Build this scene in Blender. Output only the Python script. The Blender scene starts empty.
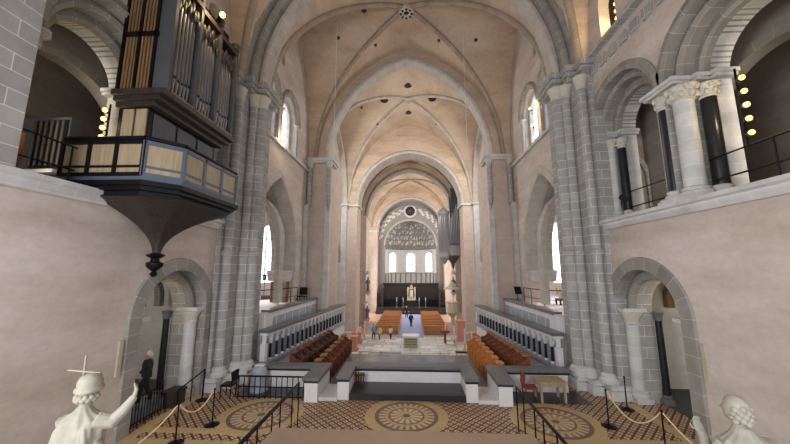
import bpy, bmesh, math, random
from mathutils import Vector, Matrix, geometry
random.seed(7)
PI = math.pi
S = bpy.context.scene
COL = S.collection

# ------------------------------------------------------------------ materials
MATS = {}
def newmat(name):
    m = bpy.data.materials.new(name); m.use_nodes = True
    nt = m.node_tree; b = nt.nodes['Principled BSDF']
    return m, nt, b
def N(nt, t, **kw):
    n = nt.nodes.new(t)
    for k, v in kw.items(): setattr(n, k, v)
    return n
def lin(c):
    return tuple(((x/12.92) if x <= .04045 else ((x+.055)/1.055)**2.4) for x in [v/255 for v in c]) + (1,)
def mottle(nt, col, amt, scale, detail=6, coord='Object', out=None):
    """colour multiplied by soft noise"""
    tc = N(nt, 'ShaderNodeTexCoord'); no = N(nt, 'ShaderNodeTexNoise')
    no.inputs['Scale'].default_value = scale; no.inputs['Detail'].default_value = detail; no.inputs['Roughness'].default_value = .62
    nt.links.new(tc.outputs[coord], no.inputs['Vector'])
    mr = N(nt, 'ShaderNodeMapRange'); mr.inputs[1].default_value = .3; mr.inputs[2].default_value = .7
    mr.inputs[3].default_value = 1-amt; mr.inputs[4].default_value = 1+amt
    nt.links.new(no.outputs['Fac'], mr.inputs[0])
    mx = N(nt, 'ShaderNodeVectorMath', operation='SCALE')
    if hasattr(col, 'is_output'): nt.links.new(col, mx.inputs[0])
    else: mx.inputs[0].default_value = col[:3]
    nt.links.new(mr.outputs[0], mx.inputs['Scale'])
    return mx.outputs[0], no
def plain(name, c, rough=.6, metal=0., amt=.12, scale=3., bump=0., spec=.4):
    if name in MATS: return MATS[name]
    m, nt, b = newmat(name)
    o, no = mottle(nt, lin(c), amt, scale)
    nt.links.new(o, b.inputs['Base Color'])
    b.inputs['Roughness'].default_value = rough; b.inputs['Metallic'].default_value = metal
    b.inputs['Specular IOR Level'].default_value = spec
    if bump:
        bp = N(nt, 'ShaderNodeBump'); bp.inputs['Strength'].default_value = bump; bp.inputs['Distance'].default_value = .02
        nt.links.new(no.outputs['Fac'], bp.inputs['Height']); nt.links.new(bp.outputs[0], b.inputs['Normal'])
    MATS[name] = m; return m
def ashlar(name, c1, c2, mortar, bw=.72, rh=.36, ms=.012, rough=.85, amt=.14):
    m, nt, b = newmat(name)
    uv = N(nt, 'ShaderNodeUVMap')
    br = N(nt, 'ShaderNodeTexBrick'); br.inputs['Scale'].default_value = 1
    br.inputs['Color1'].default_value = lin(c1); br.inputs['Color2'].default_value = lin(c2); br.inputs['Mortar'].default_value = lin(mortar)
    br.inputs['Brick Width'].default_value = bw; br.inputs['Row Height'].default_value = rh
    br.inputs['Mortar Size'].default_value = ms; br.inputs['Mortar Smooth'].default_value = .2; br.inputs['Bias'].default_value = -.1
    nt.links.new(uv.outputs[0], br.inputs['Vector'])
    o, no = mottle(nt, br.outputs['Color'], amt, 1.7, 8)
    nt.links.new(o, b.inputs['Base Color']); b.inputs['Roughness'].default_value = rough; b.inputs['Specular IOR Level'].default_value = .25
    bp = N(nt, 'ShaderNodeBump'); bp.inputs['Strength'].default_value = .25; bp.inputs['Distance'].default_value = .02
    nt.links.new(br.outputs['Fac'], bp.inputs['Height']); bp.invert = True
    nt.links.new(bp.outputs[0], b.inputs['Normal'])
    MATS[name] = m; return m
def emit(name, c, s):
    m, nt, b = newmat(name)
    b.inputs['Base Color'].default_value = lin(c); b.inputs['Emission Color'].default_value = lin(c); b.inputs['Emission Strength'].default_value = s
    MATS[name] = m; return m
def wood(name, c1, c2, scale=(14, 14, 1.2), rough=.5):
    m, nt, b = newmat(name)
    tc = N(nt, 'ShaderNodeTexCoord'); mp = N(nt, 'ShaderNodeMapping'); mp.inputs['Scale'].default_value = scale
    no = N(nt, 'ShaderNodeTexNoise'); no.inputs['Scale'].default_value = 1.; no.inputs['Detail'].default_value = 7
    nt.links.new(tc.outputs['Object'], mp.inputs[0]); nt.links.new(mp.outputs[0], no.inputs['Vector'])
    cr = N(nt, 'ShaderNodeValToRGB'); cr.color_ramp.elements[0].position = .32; cr.color_ramp.elements[1].position = .7
    cr.color_ramp.elements[0].color = lin(c1); cr.color_ramp.elements[1].color = lin(c2)
    nt.links.new(no.outputs['Fac'], cr.inputs[0]); nt.links.new(cr.outputs[0], b.inputs['Base Color'])
    b.inputs['Roughness'].default_value = rough; MATS[name] = m; return m
def plaster(name, base, dark, light, vein=.5):
    """large soft blotches with horizontal drag, as old limewash"""
    m, nt, b = newmat(name)
    tc = N(nt, 'ShaderNodeTexCoord'); mp = N(nt, 'ShaderNodeMapping'); mp.inputs['Scale'].default_value = (.28, .28, .95)
    n1 = N(nt, 'ShaderNodeTexNoise'); n1.inputs['Scale'].default_value = 1.; n1.inputs['Detail'].default_value = 9; n1.inputs['Roughness'].default_value = .65
    nt.links.new(tc.outputs['Object'], mp.inputs[0]); nt.links.new(mp.outputs[0], n1.inputs['Vector'])
    cr = N(nt, 'ShaderNodeValToRGB'); e = cr.color_ramp.elements
    e[0].position = .3; e[0].color = lin(dark); e[1].position = .72; e[1].color = lin(light)
    q = e.new(.5); q.color = lin(base)
    nt.links.new(n1.outputs['Fac'], cr.inputs[0])
    o, no = mottle(nt, cr.outputs[0], .07, 5., 5)
    nt.links.new(o, b.inputs['Base Color']); b.inputs['Roughness'].default_value = .92; b.inputs['Specular IOR Level'].default_value = .15
    bp = N(nt, 'ShaderNodeBump'); bp.inputs['Strength'].default_value = .12; bp.inputs['Distance'].default_value = .03
    nt.links.new(n1.outputs['Fac'], bp.inputs['Height']); nt.links.new(bp.outputs[0], b.inputs['Normal'])
    MATS[name] = m; return m

STONE = ashlar('grey_ashlar', (164, 162, 157), (150, 148, 144), (204, 202, 196), ms=.011)
STONE_L = ashlar('pale_ashlar', (196, 195, 191), (186, 185, 181), (210, 208, 203), ms=.008)
STONE_P = ashlar('pink_sandstone', (196, 179, 167), (188, 171, 159), (202, 186, 174), ms=.006, amt=.1)
RINGST = ashlar('voussoir_stone', (146, 141, 132), (130, 126, 118), (176, 172, 163), bw=3., rh=.46, ms=.009)
RINGST_L = ashlar('pale_voussoir_stone', (184, 177, 167), (172, 165, 156), (200, 195, 186), bw=3., rh=.46, ms=.008)
RIBST = ashlar('warm_rib_stone', (164, 148, 130), (150, 134, 117), (182, 168, 150), bw=3., rh=.5, ms=.007)
PLAST = plaster('pink_limewash', (192, 179, 168), (172, 156, 144), (210, 199, 190))
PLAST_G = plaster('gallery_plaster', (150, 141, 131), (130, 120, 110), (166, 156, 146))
VAULT = plaster('vault_plaster', (194, 173, 150), (174, 151, 128), (209, 190, 168))
WHITEP = plaster('white_plaster', (222, 216, 208), (205, 198, 190), (232, 228, 222))
IRON = plain('black_iron', (24, 24, 27), .45, .6)
DARKW = wood('dark_stained_wood', (34, 28, 24), (58, 48, 41))
OAKP = wood('oak_panel', (136, 120, 92), (168, 150, 120))
OAKD = wood('slatted_oak', (100, 76, 48), (136, 106, 70))
GREYW = plain('grey_painted_wood', (72, 73, 76), .5)
BLUEW = plain('pale_grey_paint', (134, 140, 152), .45)
TIN = plain('tin_pipe_metal', (140, 140, 144), .36, .8, .08)
MBLACK = plain('black_marble', (34, 34, 37), .3, 0, .3, 5)
MGREY = plain('grey_marble', (104, 104, 106), .3, 0, .2, 5)
MWHITE = plain('white_marble', (216, 213, 210), .5, 0, .06, 3)
MBLUE = plain('blue_grey_marble', (150, 156, 166), .35, 0, .2, 4)
CARVED = plain('carved_limestone', (196, 190, 176), .85, 0, .16, 22, .5)
STUCCO = plain('white_stucco', (216, 212, 205), .8, 0, .1, 6)
STUCCO_D = plain('grey_stucco_ground', (146, 142, 137), .85, 0, .14, 6)
STATUE = plain('weathered_white_stone', (142, 136, 122), .7, 0, .13, 9, .3)
CHAIRW = wood('red_brown_wood', (92, 46, 22), (134, 74, 38))
CHAIRD = wood('dark_brown_wood', (62, 34, 22), (98, 56, 36))
CHAIRO = wood('orange_brown_wood', (166, 98, 38), (206, 136, 64))
PEWW = wood('pew_wood', (176, 116, 58), (212, 152, 90))
CARPET = plain('lilac_blue_carpet', (150, 158, 196), .95, 0, .08, 2)
STEPB = plain('beige_stair_carpet', (158, 134, 112), .95, 0, .07, 2.5)
GOLD = plain('gilded_metal', (196, 166, 110), .5, .4)
ROPE = plain('cream_rope', (212, 190, 150), .9)
REDF = plain('red_fabric', (140, 58, 52), .9)
PAVE = plain('pale_pink_paving', (196, 180, 174), .6, 0, .1, 3)
PINKST = plain('red_granite', (196, 138, 118), .6, 0, .15, 6)
BULB = emit('warm_lamp_glass', (255, 190, 90), 3)
BULB2 = emit('strong_lamp_glass', (255, 195, 100), 4)
PANE = emit('daylit_window_glass', (226, 234, 255), 2.6)
LEAD = plain('lead_cames', (60, 64, 72), .6)

def mosaic_floor():
    m, nt, b = newmat('mosaic_tiles')
    tc = N(nt, 'ShaderNodeTexCoord')
    mp = N(nt, 'ShaderNodeMapping'); mp.inputs['Rotation'].default_value = (0, 0, PI/4); mp.inputs['Scale'].default_value = (5.5, 5.5, 5.5)
    nt.links.new(tc.outputs['Object'], mp.inputs[0])
    ck = N(nt, 'ShaderNodeTexBrick'); ck.offset = 0; ck.inputs['Scale'].default_value = 1
    ck.inputs['Brick Width'].default_value = 1; ck.inputs['Row Height'].default_value = 1; ck.inputs['Mortar Size'].default_value = .17; ck.inputs['Mortar Smooth'].default_value = .05
    ck.inputs['Color1'].default_value = lin((218, 190, 150)); ck.inputs['Color2'].default_value = lin((202, 164, 116)); ck.inputs['Mortar'].default_value = lin((86, 46, 36))
    nt.links.new(mp.outputs[0], ck.inputs['Vector'])
    # small dark square in the middle of each pale tile
    sep = N(nt, 'ShaderNodeSeparateXYZ'); nt.links.new(mp.outputs[0], sep.inputs[0])
    def centred(o):
        f = N(nt, 'ShaderNodeMath', operation='FRACT'); nt.links.new(o, f.inputs[0])
        s = N(nt, 'ShaderNodeMath', operation='SUBTRACT'); nt.links.new(f.outputs[0], s.inputs[0]); s.inputs[1].default_value = .5
        a = N(nt, 'ShaderNodeMath', operation='ABSOLUTE'); nt.links.new(s.outputs[0], a.inputs[0]); return a.outputs[0]
    mx = N(nt, 'ShaderNodeMath', operation='MAXIMUM'); nt.links.new(centred(sep.outputs[0]), mx.inputs[0]); nt.links.new(centred(sep.outputs[1]), mx.inputs[1])
    lt = N(nt, 'ShaderNodeMath', operation='LESS_THAN'); nt.links.new(mx.outputs[0], lt.inputs[0]); lt.inputs[1].default_value = .13
    mix = N(nt, 'ShaderNodeMix', data_type='RGBA'); nt.links.new(lt.outputs[0], mix.inputs[0]); nt.links.new(ck.outputs['Color'], mix.inputs[6]); mix.inputs[7].default_value = lin((58, 48, 48))
    o, no = mottle(nt, mix.outputs[2], .15, 1.2)
    nt.links.new(o, b.inputs['Base Color']); b.inputs['Roughness'].default_value = .45
    return m
MOSAIC = mosaic_floor()
def ring_tiles(name, ca, cb, n):
    """alternating wedges about the object's own centre"""
    m, nt, b = newmat(name)
    tc = N(nt, 'ShaderNodeTexCoord'); sep = N(nt, 'ShaderNodeSeparateXYZ'); nt.links.new(tc.outputs['Object'], sep.inputs[0])
    at = N(nt, 'ShaderNodeMath', operation='ARCTAN2'); nt.links.new(sep.outputs[1], at.inputs[0]); nt.links.new(sep.outputs[0], at.inputs[1])
    ml = N(nt, 'ShaderNodeMath', operation='MULTIPLY'); nt.links.new(at.outputs[0], ml.inputs[0]); ml.inputs[1].default_value = n
    sn = N(nt, 'ShaderNodeMath', operation='SINE'); nt.links.new(ml.outputs[0], sn.inputs[0])
    gt = N(nt, 'ShaderNodeMath', operation='GREATER_THAN'); nt.links.new(sn.outputs[0], gt.inputs[0]); gt.inputs[1].default_value = 0
    mix = N(nt, 'ShaderNodeMix', data_type='RGBA'); nt.links.new(gt.outputs[0], mix.inputs[0]); mix.inputs[6].default_value = lin(ca); mix.inputs[7].default_value = lin(cb)
    o, no = mottle(nt, mix.outputs[2], .1, 3)
    nt.links.new(o, b.inputs['Base Color']); b.inputs['Roughness'].default_value = .45
    return m
TILE_A = ring_tiles('radial_tiles_coarse', (206, 186, 150), (158, 128, 106), 14)
TILE_B = ring_tiles('radial_tiles_fine', (200, 178, 140), (140, 108, 90), 26)
BAND = plain('buff_floor_tiles', (192, 164, 116), .5, 0, .14, 7)
BANDD = plain('dark_floor_tiles', (116, 94, 80), .45, 0, .1, 7)
BLACKFL = plain('black_slate_floor', (44, 44, 46), .3, 0, .3, 3)
GREYFL = plain('grey_stone_floor', (128, 131, 137), .16, 0, .16, 1.5)
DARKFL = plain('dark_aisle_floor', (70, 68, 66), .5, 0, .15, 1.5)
def slab_floor(name, ca, cb, cm, sc):
    m, nt, b = newmat(name)
    tc = N(nt, 'ShaderNodeTexCoord'); vo = N(nt, 'ShaderNodeTexBrick'); vo.inputs['Scale'].default_value = sc
    vo.inputs['Color1'].default_value = lin(ca); vo.inputs['Color2'].default_value = lin(cb); vo.inputs['Mortar'].default_value = lin(cm); vo.inputs['Mortar Size'].default_value = .03
    vo.inputs['Brick Width'].default_value = 1.3; vo.inputs['Row Height'].default_value = .8
    nt.links.new(tc.outputs['Object'], vo.inputs['Vector'])
    o, no = mottle(nt, vo.outputs['Color'], .2, 1.4)
    nt.links.new(o, b.inputs['Base Color']); b.inputs['Roughness'].default_value = .4
    return m
ALTARFL = slab_floor('altar_pavement_slabs', (226, 222, 214), (168, 168, 168), (128, 124, 120), .8)
NAVEFL = slab_floor('nave_paving', (186, 150, 132), (170, 136, 120), (140, 116, 104), .7)

# ------------------------------------------------------------------ mesh builder
def mp3(plane, u, v, d):
    if plane == 'x': return (u, d, v)      # wall across the room: u = X, v = Z, d = Y
    if plane == 'y': return (d, u, v)      # wall along the room: u = Y, v = Z, d = X
    return (u, v, d)                       # floor
class MB:
    def __init__(s): s.v = []; s.f = []; s.uv = []
    def add(s, pts): i = len(s.v); s.v += [tuple(p) for p in pts]; return i
    def face(s, idx, uv=None): s.f.append(tuple(idx)); s.uv.append(uv)
    def box(s, x0, x1, y0, y1, z0, z1):
        i = s.add([(x0,y0,z0),(x1,y0,z0),(x1,y1,z0),(x0,y1,z0),(x0,y0,z1),(x1,y0,z1),(x1,y1,z1),(x0,y1,z1)])
        for q in ((0,3,2,1),(4,5,6,7),(0,1,5,4),(1,2,6,5),(2,3,7,6),(3,0,4,7)): s.face([i+k for k in q])
        return s
    def obox(s, c, ex, ey, ez, hx, hy, hz):
        """box about c along unit axes ex, ey, ez"""
        c, ex, ey, ez = map(Vector, (c, ex, ey, ez)); p = []
        for dz in (-hz, hz):
            for dx, dy in ((-hx,-hy),(hx,-hy),(hx,hy),(-hx,hy)): p.append(c+ex*dx+ey*dy+ez*dz)
        i = s.add(p)
        for q in ((0,3,2,1),(4,5,6,7),(0,1,5,4),(1,2,6,5),(2,3,7,6),(3,0,4,7)): s.face([i+k for k in q])
        return s
    def prism(s, poly, plane, d0, d1):
        n = len(poly); a = s.add([mp3(plane, u, v, d0) for u, v in poly]); b = s.add([mp3(plane, u, v, d1) for u, v in poly])
        s.face(range(a, a+n)); s.face(range(b, b+n))
        for k in range(n): q = (k+1) % n; s.face((a+k, a+q, b+q, b+k))
        return s
    def plate(s, outer, holes, plane, d0, d1):
        loops = [outer]+list(holes); flat = [p for l in loops for p in l]
        tris = geometry.tessellate_polygon([[Vector((u, v, 0)) for u, v in l] for l in loops])
        a = s.add([mp3(plane, u, v, d0) for u, v in flat]); b = s.add([mp3(plane, u, v, d1) for u, v in flat])
        for t in tris: s.face([a+k for k in t]); s.face([b+k for k in reversed(t)])
        o = 0
        for l in loops:
            n = len(l)
            for k in range(n): q = (k+1) % n; s.face((a+o+k, a+o+q, b+o+q, b+o+k))
            o += n
        return s
    def tube(s, pts, r, n=8, caps=True):
        P = [Vector(p) for p in pts]; R = r if isinstance(r, (list, tuple)) else [r]*len(P)
        up = None; rows = []; L = 0; Ls = []
        for k, p in enumerate(P):
            t = (P[min(k+1, len(P)-1)]-P[max(k-1, 0)]).normalized()
            if up is None:
                up = Vector((0,0,1)) if abs(t.z) < .9 else Vector((1,0,0))
            e1 = (up-t*up.dot(t)).normalized(); e2 = t.cross(e1); up = e1
            if k: L += (P[k]-P[k-1]).length
            Ls.append(L)
            rows.append(s.add([p+(e1*math.cos(2*PI*j/n)+e2*math.sin(2*PI*j/n))*R[k] for j in range(n)]))
        for k in range(len(P)-1):
            rr = max(R[k], R[k+1])
            for j in range(n):
                q = (j+1) % n; u0, u1 = 2*PI*rr*j/n, 2*PI*rr*(j+1)/n
                s.face((rows[k]+j, rows[k]+q, rows[k+1]+q, rows[k+1]+j), ((u0,Ls[k]),(u1,Ls[k]),(u1,Ls[k+1]),(u0,Ls[k+1])))
        if caps:
            s.face([rows[0]+j for j in range(n)]); s.face([rows[-1]+j for j in range(n)])
        return s
    def lathe(s, prof, c=(0,0,0), n=16, a0=0, a1=2*PI, caps=True):
        full = abs(a1-a0-2*PI) < 1e-6; m = n if full else n+1; rows = []
        for r, z in prof:
            rows.append(s.add([(c[0]+r*math.cos(a0+(a1-a0)*j/n), c[1]+r*math.sin(a0+(a1-a0)*j/n), c[2]+z) for j in range(m)]))
        for k in range(len(prof)-1):
            r = max(prof[k][0], prof[k+1][0], .02); z0, z1 = prof[k][1]+c[2], prof[k+1][1]+c[2]
            if abs(z1-z0) < 1e-4: z1 = z0+abs(prof[k+1][0]-prof[k][0])
            for j in range(n):
                q = (j+1) % m; u0, u1 = r*(a1-a0)*j/n, r*(a1-a0)*(j+1)/n
                s.face((rows[k]+j, rows[k]+q, rows[k+1]+q, rows[k+1]+j), ((u0,z0),(u1,z0),(u1,z1),(u0,z1)))
        if full and caps:
            if prof[0][0] > 1e-4: s.face([rows[0]+j for j in range(n)])
            if prof[-1][0] > 1e-4: s.face([rows[-1]+j for j in range(n)])
        return s
    def ball(s, c, r, n=10, sq=(1,1,1)):
        k = max(4, n//2); i0 = len(s.v)
        s.lathe([(max(1e-5, r*math.sin(PI*j/k)), -r*math.cos(PI*j/k)) for j in range(k+1)], (0,0,0), n)
        for q in range(i0, len(s.v)):
            v = s.v[q]; s.v[q] = (c[0]+v[0]*sq[0], c[1]+v[1]*sq[1], c[2]+v[2]*sq[2])
        return s
    def ring(s, a, c, zs, prof, plane, u0, leg=0, n=14, half=None):
        """profile (r outward from the arch line, d depth) swept along a two-centred arch"""
        path = arch_path(a, c, zs, leg, n, half); rows = []; L = 0; m = len(prof)
        per = [0]
        for k in range(m): q = (k+1) % m; per.append(per[-1]+math.dist(prof[k], prof[q]))
        Ls = []
        for k, (u, z, nu, nz) in enumerate(path):
            if k: L += math.hypot(u-path[k-1][0], z-path[k-1][1])
            Ls.append(L)
            rows.append(s.add([mp3(plane, u0+u+r*nu, z+r*nz, d) for r, d in prof]))
        for k in range(len(path)-1):
            for j in range(m):
                q = (j+1) % m
                s.face((rows[k]+j, rows[k]+q, rows[k+1]+q, rows[k+1]+j), ((per[j],Ls[k]),(per[j+1],Ls[k]),(per[j+1],Ls[k+1]),(per[j],Ls[k+1])))
        s.face([rows[0]+j for j in range(m)]); s.face([rows[-1]+j for j in range(m)])
        return s
    def build(s, name, mat, parent=None, smooth=None, loc=None):
        me = bpy.data.meshes.new(name)
        off = Vector((0,0,0))
        if loc is not None: off = Vector(loc)
        elif parent is not None: off = world_loc(parent)
        me.from_pydata([Vector(v)-off for v in s.v], [], s.f)
        lay = me.uv_layers.new(name='UVMap')
        for p, uv in zip(me.polygons, s.uv):
            nrm = p.normal; ax = max(range(3), key=lambda k: abs(nrm[k]))
            for q, li in enumerate(p.loop_indices):
                if uv: lay.data[li].uv = uv[q]
                else:
                    co = me.vertices[me.loops[li].vertex_index].co+off
                    lay.data[li].uv = (co.x, co.y) if ax == 2 else ((co.y, co.z) if ax == 0 else (co.x, co.z))
        bm = bmesh.new(); bm.from_mesh(me); bmesh.ops.recalc_face_normals(bm, faces=bm.faces); bm.to_mesh(me); bm.free()
        me.materials.append(mat)
        if smooth is not None:
            for p in me.polygons: p.use_smooth = True
            me.set_sharp_from_angle(angle=math.radians(smooth))
        o = bpy.data.objects.new(name, me); COL.objects.link(o)
        if parent is not None: o.parent = parent
        elif loc is not None: o.location = loc
        return o
def world_loc(o):
    v = Vector((0,0,0))
    while o is not None: v += Vector(o.location); o = o.parent
    return v
def arch_path(a, c, zs, leg=0, n=14, half=None):
    """points (u, z, normal) of a two-centred arch from right foot to left foot"""
    R = a+c; th = math.acos(max(-1, min(1, c/R))) if R > 0 else PI/2
    r = []
    if leg > 0: r.append((a, zs-leg, 1, 0))
    for k in range(n+1):
        t = th*k/n; r.append((-c+R*math.cos(t), zs+R*math.sin(t), math.cos(t), math.sin(t)))
    l = [(-u, z, -nu, nz) for u, z, nu, nz in reversed(r)]
    if c < 1e-6: l = l[1:]
    else:
        u, z, nu, nz = r[-1]; r[-1] = (0, z, 0, 1/max(nz, .3)); l = l[1:]
    return r+l
def hole(a, c, zs, z0, u0, n=12):
    p = [(u0+u, z) for u, z, _, _ in arch_path(a, c, zs, 0, n)]
    return [(u0+a, z0)]+p+[(u0-a, z0)]
def notch(w, top, a, c, zs, zb, n=20):
    p = [(u, z) for u, z, _, _ in arch_path(a, c, zs, 0, n)]
    return [(w, zb), (w, top), (-w, top), (-w, zb), (-a, zb)]+p[::-1]+[(a, zb)]
def rect(u0, u1, v0, v1): return [(u0,v0),(u1,v0),(u1,v1),(u0,v1)]

# ------------------------------------------------------------------ scene tree
def tag(o, label=None, cat=None, group=None, kind=None):
    if label: o['label'] = label
    if cat: o['category'] = cat
    if group: o['group'] = group
    if kind: o['kind'] = kind
    return o
def thing(name, label, cat, loc, group=None):
    o = bpy.data.objects.new(name, None); COL.objects.link(o); o.location = loc; o.empty_display_size = .2
    return tag(o, label, cat, group)
def struct(name, loc=(0,0,0), label=None):
    o = bpy.data.objects.new(name, None); COL.objects.link(o); o.location = loc; o['kind'] = 'structure'
    if label: o['label'] = label
    return o
def st(mb, name, mat, smooth=None, parent=None):
    o = mb.build(name, mat, parent, smooth); o['kind'] = 'structure'; return o
def copy_tree(o, parent=None):
    c = o.copy(); COL.objects.link(c)
    if parent is not None: c.parent = parent
    for ch in list(o.children): copy_tree(ch, c)
    return c
ORD = ['first','second','third','fourth','fifth','sixth','seventh','eighth','ninth','tenth','eleventh','twelfth','thirteenth','fourteenth','fifteenth','sixteenth','seventeenth','eighteenth']
SIDE = {-1: 'left', 1: 'right'}

# ================================================================== FLOORS
NZ = -2.4
st(MB().box(-9.2, 9.2, -1, 12.7, -.4, 0).box(-9.2, -5.9, 12.7, 13.3, -.4, 0).box(5.9, 9.2, 12.7, 13.3, -.4, 0), 'floor', MOSAIC)
CZ = -.3
st(MB().box(-6.3, 6.3, 12.7, 18.4, -.7, CZ), 'floor_choir', GREYFL)
st(MB().box(-6.2, -3.7, 11.45, 12.62, -.1, .006).box(3.6, 6.2, 11.45, 12.62, -.1, .006), 'floor_slate', BLACKFL)
st(MB().box(-11.5, 11.5, 13.2, 34, NZ-.3, NZ), 'floor_crossing', ALTARFL)
st(MB().box(-14, 14, 34, 62, NZ-.3, NZ), 'floor_nave', NAVEFL)
st(MB().box(-1.35, 1.35, 32.5, 50, NZ, NZ+.015), 'floor_carpet', CARPET)
for sx in (-1, 1):
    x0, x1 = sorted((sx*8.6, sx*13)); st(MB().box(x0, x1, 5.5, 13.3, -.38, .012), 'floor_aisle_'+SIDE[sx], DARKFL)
# steps from the choir floor down to the crossing
mb = MB()
for k in range(13): mb.box(-5.2, 5.2, 18.4+k*.3, 18.7+k*.3, NZ-.1, CZ-.16*(k+1))
st(mb, 'floor_steps', MWHITE)
# buff border bands in the mosaic
mb = MB()
mb.box(-7.4, -4.05, 9.02, 9.3, 0, .004).box(4.05, 7.4, 9.02, 9.3, 0, .004)
for sx in (-1, 1):
    mb.box(*sorted((sx*7.62, sx*7.3)), 6.0, 11.6, 0, .005)
    mb.box(*sorted((sx*7.3, sx*4.1)), 8.2, 8.7, 0, .004)
st(mb, 'floor_border', BAND)
# three roundels
for i, (cx, cy) in enumerate(((-4.52, 10.2), (.0, 10.35), (4.42, 10.2))):
    r = struct('floor_roundel', (cx, cy, 0))
    def disc(ra, rb, h, nm, mt):
        m = MB(); m.lathe([(ra, 0), (ra, h), (rb, h)] if rb > 0 else [(ra, 0), (ra, h), (1e-4, h)], (cx, cy, 0), 56, caps=False); m.build(nm, mt, r)
    disc(1.28, .98, .006, 'buff_ring', BAND); disc(.98, .86, .006, 'dark_ring', BANDD); disc(.86, .66, .006, 'tile_ring', TILE_B)
    disc(.66, .56, .006, 'buff_ring', BAND); disc(.56, .5, .006, 'dark_ring', BANDD); disc(.5, .24, .006, 'tile_ring', TILE_A)
    disc(.24, .12, .006, 'buff_ring', BAND); disc(.12, 0, .006, 'dark_centre', BANDD)

# ================================================================== FRONT BAY WALLS
DC = {-1: 10.2, 1: 10.6}           # door centres
LZ = {-1: 6.42, 1: 6.28}           # gallery ledge top
O1, O2 = 10.7, 7.1                 # gallery opening centres
GS = 9.75                          # gallery arch spring
def xs(sx, a, b): return sorted((sx*a, sx*b))
for sx in (-1, 1):
    w = struct('wall_'+SIDE[sx]); dc = DC[sx]; lz = LZ[sx]; dx = struct('door_1' if sx < 0 else 'door_2'); rm = struct('wall_gallery_'+SIDE[sx])
    a0, a1 = xs(sx, 7.6, 8.0)
    MB().plate(rect(-1, 13.2, -.3, lz-.3), [hole(1.42, 0, 3.05, -.15, dc)], 'y', a0, a1).build('plaster_face', PLAST, w)
    MB().plate(rect(-1, 13.2, lz-.3, 13.0), [hole(1.62, 0, GS, lz-.06, O1), hole(1.62, 0, GS, lz-.06, O2), hole(1.62, 0, GS, lz-.06, O2-3.9)], 'y', a0, a1).build('gallery_face', PLAST, w)
    # upper zone with niche openings
    MB().plate(rect(-1, 13.2, 13.0, 22), [hole(.45, 0, 14.6, 13.25, 10.75), hole(.75, 0, 15.2, 13.25, 8.6), hole(.75, 0, 15.2, 13.25, 6.2)], 'y', a0, a1).build('upper_face', PLAST, w)
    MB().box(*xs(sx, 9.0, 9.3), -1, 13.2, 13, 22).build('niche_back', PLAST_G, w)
    MB().box(*xs(sx, 7.35, 7.65), -1, 12.2, 12.88, 13.02).build('upper_ledge', STONE, w)
    # gallery ledge, moulded
    MB().prism([(sx*7.34, lz), (sx*7.34, lz-.1), (sx*7.42, lz-.14), (sx*7.42, lz-.22), (sx*7.5, lz-.34), (sx*7.62, lz-.34), (sx*7.62, lz)], 'x', -1, 12.4).build('gallery_ledge', STONE_L, w)
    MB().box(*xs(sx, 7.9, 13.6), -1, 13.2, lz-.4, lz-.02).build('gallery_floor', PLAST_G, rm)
    MB().box(*xs(sx, 7.44, 7.75), 3.6, 5.36, lz, 13.0).build('pilaster', STONE, w)
    MB().box(*xs(sx, 7.9, 8.5), 5.2, 5.75, 9.3, 9.55).box(*xs(sx, 7.8, 8.5), 5.2, 5.82, 9.55, 9.77).build('near_impost', STONE, w)
    # square corbel stones under the ledge
    for k in range(9):
        y = 11.75-k*.56
        MB().box(*xs(sx, 7.52, 7.62), y-.17, y+.17, 12.2, 12.58).build('corbel_stone', STONE, w)
    # gallery arch orders
    for oc in (O1, O2):
        s1 = 1 if sx > 0 else -1
        MB().ring(1.62, 0, GS, [(-.03, sx*7.56), (.1, sx*7.52), (.16, sx*7.56), (.28, sx*7.56), (.28, sx*7.7), (-.03, sx*8.02)], 'y', oc).build('outer_arch', RINGST, w, 35)
        MB().ring(1.38, 0, GS, [(-.03, sx*7.86), (.08, sx*7.78), (.24, sx*7.86), (.24, sx*8.05), (-.03, sx*8.42)], 'y', oc).build('middle_arch', RINGST, w, 35)
        MB().ring(1.1, 0, GS, [(0, sx*8.22), (.08, sx*8.16), (.3, sx*8.2), (.3, sx*8.9), (0, sx*8.9)], 'y', oc).build('inner_arch', RINGST, w, 35)
    MB().plate(rect(-1, 13.2, lz-.3, 13), [hole(1.36, 0, GS, lz-.06, O1), hole(1.36, 0, GS, lz-.06, O2), hole(1.36, 0, GS, lz-.06, O2-3.9)], 'y', *xs(sx, 8.0, 8.4)).build('middle_jamb', STONE, w)
    MB().plate(rect(-1, 13.2, lz-.3, 13), [hole(1.1, 0, GS, lz-.06, O1), hole(1.1, 0, GS, lz-.06, O2), hole(1.1, 0, GS, lz-.06, O2-3.9)], 'y', *xs(sx, 8.4, 8.9)).build('inner_jamb', STONE_L, w)
    # gallery room behind: cross wall with a round arch, back wall, vault
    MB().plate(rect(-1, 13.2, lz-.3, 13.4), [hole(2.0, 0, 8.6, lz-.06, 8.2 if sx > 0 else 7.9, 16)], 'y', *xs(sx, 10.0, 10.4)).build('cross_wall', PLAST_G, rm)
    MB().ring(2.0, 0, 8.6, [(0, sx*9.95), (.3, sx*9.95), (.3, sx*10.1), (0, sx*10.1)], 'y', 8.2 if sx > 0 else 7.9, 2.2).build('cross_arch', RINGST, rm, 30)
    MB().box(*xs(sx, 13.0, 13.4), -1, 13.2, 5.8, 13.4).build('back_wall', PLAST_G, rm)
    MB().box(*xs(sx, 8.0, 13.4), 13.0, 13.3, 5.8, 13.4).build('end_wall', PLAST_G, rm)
    MB().box(*xs(sx, 8.0, 13.4), -1.3, -1, 5.8, 13.4).build('near_wall', PLAST_G, rm)
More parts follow.
